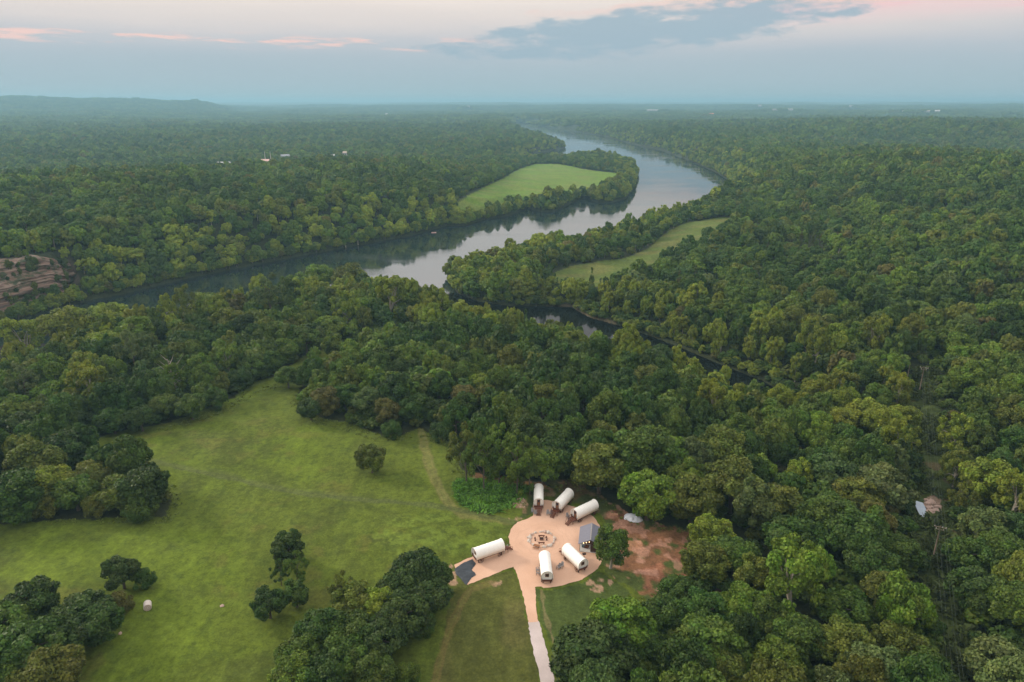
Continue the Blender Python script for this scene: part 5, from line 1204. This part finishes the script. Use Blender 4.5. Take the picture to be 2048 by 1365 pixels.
# ------------------------------------------------------------------ power line
P1 = px(1863, 1128, 12.0); P1[2] = float(zfun(P1[0], P1[1])); P2 = px(1838, 785, 11.0); P2[2] = float(zfun(P2[0], P2[1]))
P0 = P1+(P1-P2)*.62; P0 = np.array([P0[0], P0[1], float(zfun(P0[0], P0[1]))]); dirn = P1-P2; rzp = math.atan2(dirn[1], dirn[0])
P3 = P2+(P2-P1)*.9; P3[2] = float(zfun(P3[0], P3[1]))
HP = 9.5
def make_pole(h):
    r = root('utility_pole', (0, 0, 0), 0, 'x', 'utility pole', 'wooden power poles in the cleared strip')
    link('post', MB().tube([(0, 0, -.5), (0, 0, h)], [.2, .13], 9).mesh('pole_post', M_POLE, True), r)
    for zz in (h-.35, h-1.0): 
        c = link('crossarm', MB().box((0, 0, zz), (.12, 2.6 if zz > h-.5 else 1.8, .14)).mesh('crossarm', M_POLE), r)
        for y in ((-1.2, 0.45, 1.2) if zz > h-.5 else (-.8, .8)): link('insulator', MB().tube([(0, y, zz+.07), (0, y, zz+.2), (0, y, zz+.3)], [.05, .09, .04], 8).mesh('insulator', M_HOUSEW), c)
    return r
pl = make_pole(HP)
for k, (p, lab) in enumerate([(P1, 'near wooden power pole with two crossarms below the small pond'), (P2, 'far wooden power pole at the upper end of the cleared strip')]):
    o = pl if k == 0 else copy_tree(pl); o.location = p; o.rotation_euler = (0, 0, rzp); o['label'] = lab
    if k: o.scale = (1.15, 1.15, 1.2)
# second leaner pole behind the far one
q = P2+np.array([-2.2, 6, 0]); q[2] = float(zfun(q[0], q[1]))
r = root('utility_pole', q, rzp, 'thin brown pole standing just left behind the far power pole', 'utility pole', 'wooden power poles in the cleared strip'); link('post', MB().tube([(0, 0, -.5), (0, 0, 11)], [.18, .12], 8).mesh('pole_post', M_POLE, True), r)
nrm = np.array([-math.sin(rzp), math.cos(rzp), 0])
for off, dz, nm in ((-1.2, -.02, 'leftmost'), (.45, -.02, 'second'), (1.2, -.02, 'third'), (-.8, -.7, 'lowest')):
    path = []
    for a, b, ha, hb in ((P0, P1, HP, HP), (P1, P2, HP, HP*1.2), (P2, P3, HP*1.2, HP)):
        for k in range(17):
            t = k/16; c = a+(b-a)*t+nrm*off*(-1); c = c+np.array([0, 0, (ha+(hb-ha)*t)+dz-2.6*4*t*(1-t)*(.5)]); path.append(c)
    cu = MB().tube(path, .013, 4); tag(link('power_cable', cu.mesh('cable', M_CABLE)), f"{nm} of the four thin overhead cables along the cleared strip", 'cable', 'overhead power cables')

# ------------------------------------------------------------------ skiff on the river
bp_ = px(867.5, 466, 0); r = root('skiff', (bp_[0], bp_[1], .0), R(8), 'small pale pink skiff with red inside on the dark river', 'boat')
V = []; secs = [(-2.3, .62, .5), (-1.2, .8, .48), (0, .86, .46), (1.2, .72, .5), (2.0, .38, .6), (2.5, .04, .72)]
for x, w_, h_ in secs: V += [(x, -w_, h_), (x, -w_*.75, -.05), (x, w_*.75, -.05), (x, w_, h_)]
Fx = [(0, 1, 2, 3)]
for i in range(5):
    for k in range(3): Fx.append((i*4+k, (i+1)*4+k, (i+1)*4+k+1, i*4+k+1))
m = MB(); m.add(V, Fx); o = link('hull', m.mesh('hull', M_SKIFF), r); s = o.modifiers.new('t', 'SOLIDIFY'); s.thickness = .07; s.offset = 1
m = MB(); m.box((-.2, 0, .12), (3.6, 1.15, .05)); link('floor_boards', m.mesh('boards', M_RED), r)
for x in (-1.3, .5): link('thwart', MB().box((x, 0, .38), (.3, 1.45, .05)).mesh('thwart', M_RED), r)

# ------------------------------------------------------------------ far buildings
for (bx, by, bz), (u, v, dist, wd, ln, ht, kd, rt, lab) in zip(FB, FARB):
    z = float(zfun(bx, by)); a = math.atan2(-bx, by)+rng.uniform(-.35, .35)
    if kd == 'hall': a = math.atan2(-bx, by)
    nm = {'tower': 'water_tower', 'hall': 'hall', 'house': 'house', 'church': 'house'}[kd]
    r = root(nm, (bx, by, z), a, lab, nm.replace('_', ' '), 'buildings far off among the woods')
    if kd == 'tower':
        for k in range(6):
            q = k*math.pi/3; link('leg', MB().tube([(6*math.cos(q), 6*math.sin(q), -1), (4.5*math.cos(q), 4.5*math.sin(q), ht-9)], .5, 6).mesh('tleg', M_HOUSEW), r)
        link('tank', MB().tube([(0, 0, ht-10), (0, 0, ht-7), (0, 0, ht-2), (0, 0, ht+1), (0, 0, ht+3)], [3, 8, 8.5, 6, .6], 20).mesh('tank', RT['white'], True), r)
        link('riser', MB().tube([(0, 0, -1), (0, 0, ht-9)], 1.0, 10).mesh('riser', M_HOUSEW), r); continue
    # long side across the view: X is length
    hw, hl = wd/2, ln/2
    link('wall', MB().box((0, 0, ht/2-1), (ln, wd, ht+2)).mesh('wall', M_HOUSEW), r)
    rh = ht*.55 if kd != 'hall' else ht*.18; e = 1.0
    m = MB(); V = [(-hl-e, -hw-e, ht), (hl+e, -hw-e, ht), (hl+e, hw+e, ht), (-hl-e, hw+e, ht), (-hl-e, 0, ht+rh), (hl+e, 0, ht+rh)]
    m.add(V, [(0, 1, 5, 4), (2, 3, 4, 5), (0, 4, 3), (1, 2, 5), (3, 2, 1, 0)]); link('roof', m.mesh('roof', RT[rt]), r)
    nw = 4 if kd != 'hall' else 7
    for k in range(nw):
        x = -hl+ln*(k+.5)/nw; link('window', MB().box((x, -hw-.05, ht*.5), (ln/nw*.4, .16, ht*.3)).mesh('window', M_GLASS), r)
    link('door', MB().box((-hl+ln/nw, -hw-.05, ht*.3-.4), (1.4, .18, ht*.55)).mesh('door', M_WOOD), r)
    if kd == 'church':
        for x in (-7, 3): link('mast', MB().tube([(x, 6, ht), (x, 6, ht+17)], [.5, .3], 6).mesh('mast', M_HOUSEW), r)

# ------------------------------------------------------------------ haze
HZ = MB(); HZ.box((0, 0, 96), (52000, 52000, 200))
mh = bpy.data.materials.new('haze'); mh.use_nodes = True; nt = mh.node_tree; nt.nodes.clear()
out = nd(nt, 'ShaderNodeOutputMaterial'); pv = nd(nt, 'ShaderNodeVolumePrincipled'); nt.links.new(pv.outputs[0], out.inputs['Volume'])
pv.inputs['Color'].default_value = (.345, .62, .755, 1); pv.inputs['Density'].default_value = 1.4e-4; pv.inputs['Anisotropy'].default_value = .15
tag(link('haze', HZ.mesh('haze', mh)), kind='stuff')

# ------------------------------------------------------------------ sky, sun, camera
SUN_AZ, SUN_EL = R(-62), R(24)     # azimuth from +Y, negative = left
wd_ = bpy.data.worlds.new('World'); SC.world = wd_; wd_.use_nodes = True; nt = wd_.node_tree; L = nt.links.new
bg = nt.nodes['Background']; bg.inputs['Strength'].default_value = .1
sky = nd(nt, 'ShaderNodeTexSky', sky_type='NISHITA'); sky.sun_disc = False; sky.sun_elevation = SUN_EL; sky.sun_rotation = SUN_AZ
tc = nd(nt, 'ShaderNodeTexCoord'); sx = nd(nt, 'ShaderNodeSeparateXYZ'); L(tc.outputs['Generated'], sx.inputs[0])
def mth(op, a, b=None, c=None):
    n = nd(nt, 'ShaderNodeMath', operation=op)
    for i, q in enumerate((a, b, c)):
        if q is None: continue
        if hasattr(q, 'is_output'): L(q, n.inputs[i])
        else: n.inputs[i].default_value = q
    return n.outputs[0]
el = mth('MULTIPLY', mth('ARCSINE', sx.outputs['Z']), 57.2958); azn = mth('MULTIPLY', mth('ARCTAN2', sx.outputs['X'], sx.outputs['Y']), 57.2958)
def combine(a, b, c=0.0):
    n = nd(nt, 'ShaderNodeCombineXYZ')
    for i, q in enumerate((a, b, c)):
        if hasattr(q, 'is_output'): L(q, n.inputs[i])
        else: n.inputs[i].default_value = q
    return n.outputs[0]
def noise(vec, sc, det=4, ro=.55):
    n = nd(nt, 'ShaderNodeTexNoise'); n.inputs['Scale'].default_value = sc; n.inputs['Detail'].default_value = det; n.inputs['Roughness'].default_value = ro; L(vec, n.inputs['Vector']); return n.outputs['Fac']
def rmp(x, a, b, c=0., d=1.):
    n = nd(nt, 'ShaderNodeMapRange', interpolation_type='SMOOTHSTEP'); L(x, n.inputs[0])
    for i, q in enumerate((a, b, c, d)): n.inputs[i+1].default_value = q
    return n.outputs[0]
def mixc(f, a, b):
    n = nd(nt, 'ShaderNodeMix', data_type='RGBA')
    for i, q in ((0, f), (6, a), (7, b)):
        if hasattr(q, 'is_output'): L(q, n.inputs[i])
        elif i: n.inputs[i].default_value = (*q, 1)
        else: n.inputs[i].default_value = q
    return n.outputs[2]
S = 10.0   # the background runs at strength 0.1
ramp = nd(nt, 'ShaderNodeValToRGB'); cr = ramp.color_ramp; cr.interpolation = 'B_SPLINE'
warp = mth('MULTIPLY_ADD', mth('SUBTRACT', noise(combine(mth('MULTIPLY', azn, .05), mth('MULTIPLY', el, .5)), 1.0), .5), 2.0, el)
L(mth('MULTIPLY', warp, 1/40.), ramp.inputs[0])
stops = [(0, (.40, .50, .545)), (1.2, (.40, .50, .55)), (3.0, (.43, .51, .57)), (4.2, (.54, .56, .60)), (5.6, (.74, .67, .645)), (7.6, (.86, .77, .70)), (11, (1.12, 1.0, .95)), (22, (.84, .79, .77)), (38, (.76, .72, .70))]
while len(cr.elements) < len(stops): cr.elements.new(.5)
for e, (p, c) in zip(cr.elements, stops): e.position = p/40.; e.color = (*c, 1)
col = ramp.outputs[0]
# pink streaks left, pink bank right
sv = combine(mth('MULTIPLY', azn, .16), mth('MULTIPLY', el, 1.5))
st = rmp(noise(sv, 1.0, 5, .6), .50, .64)
band = mth('MULTIPLY', rmp(el, 3.5, 4.0), rmp(el, 4.9, 4.3)); lft = rmp(azn, 2, -8)
col = mixc(mth('MULTIPLY', mth('MULTIPLY', st, band), mth('MULTIPLY', lft, .85)), col, (.95, .64, .57))
rt_ = mth('MULTIPLY', rmp(azn, 10, 22), mth('MULTIPLY', rmp(el, 4.8, 6.4), rmp(el, 9.5, 7.6)))
col = mixc(mth('MULTIPLY', rt_, mth('MULTIPLY_ADD', st, .45, .5)), col, (.88, .57, .60))
# blue-grey long cloud right of the middle
cn = noise(combine(mth('MULTIPLY', azn, .30), mth('MULTIPLY', el, 1.1), 3.3), 1.0, 6, .6)
cx = mth('DIVIDE', mth('SUBTRACT', azn, 9.5), 15.5); cy = mth('DIVIDE', mth('SUBTRACT', el, mth('MULTIPLY_ADD', mth('SUBTRACT', azn, 9.0), .075, 5.05)), 1.65)
rr2 = mth('ADD', mth('MULTIPLY', cx, cx), mth('MULTIPLY', cy, cy)); dd = mth('ADD', rr2, mth('MULTIPLY', mth('SUBTRACT', cn, .5), 3.0))
cm = rmp(dd, 1.1, .35)
rim = mth('MULTIPLY', rmp(dd, 1.7, 1.05), rmp(el, 5.8, 6.8))
col = mixc(mth('MULTIPLY', rim, .55), col, (.86, .62, .56))
col = mixc(mth('MULTIPLY', cm, .92), col, (.355, .47, .55))
sc_ = nd(nt, 'ShaderNodeVectorMath', operation='SCALE'); L(col, sc_.inputs[0]); sc_.inputs['Scale'].default_value = S*.96
ad = nd(nt, 'ShaderNodeVectorMath', operation='ADD'); sk2 = nd(nt, 'ShaderNodeVectorMath', operation='SCALE'); L(sky.outputs[0], sk2.inputs[0]); sk2.inputs['Scale'].default_value = .25
msk = mth('MULTIPLY', rmp(el, 9, 30), 1.0); sk3 = nd(nt, 'ShaderNodeVectorMath', operation='SCALE'); L(sk2.outputs[0], sk3.inputs[0]); L(msk, sk3.inputs['Scale'])
bo = rmp(el, 13, 32, 1.0, 1.75); sc3 = nd(nt, 'ShaderNodeVectorMath', operation='SCALE'); L(sc_.outputs[0], sc3.inputs[0]); L(bo, sc3.inputs['Scale'])
L(sc3.outputs[0], ad.inputs[0]); L(sk3.outputs[0], ad.inputs[1]); L(ad.outputs[0], bg.inputs['Color'])
sl = bpy.data.lights.new('sun', 'SUN'); sl.energy = 3.0; sl.angle = R(10); sl.color = (1, .88, .74)
so = bpy.data.objects.new('sun', sl); COL.objects.link(so)
dv = Vector((math.sin(SUN_AZ)*math.cos(SUN_EL), math.cos(SUN_AZ)*math.cos(SUN_EL), math.sin(SUN_EL))); so.rotation_euler = dv.to_track_quat('Z', 'Y').to_euler()
cam = bpy.data.cameras.new('camera'); co = bpy.data.objects.new('camera', cam); COL.objects.link(co); SC.camera = co
cam.sensor_width = 36; cam.sensor_fit = 'HORIZONTAL'; cam.lens = 36*F/2048; cam.clip_start = 1; cam.clip_end = 60000
co.location = (0, 0, CZ); co.rotation_euler = (math.pi/2-PITCH, 0, 0)
SC.view_settings.view_transform = 'Standard'; SC.view_settings.look = 'None'; SC.view_settings.exposure = .12; SC.view_settings.gamma = 1
c = SC.cycles; c.use_denoising = True; c.max_bounces = 6; c.diffuse_bounces = 2; c.glossy_bounces = 2; c.transmission_bounces = 2; c.volume_bounces = 0; c.transparent_max_bounces = 8
try: c.denoiser = 'OPENIMAGEDENOISE'; c.denoising_input_passes = 'RGB_ALBEDO_NORMAL'; c.denoising_prefilter = 'ACCURATE'
except Exception: pass
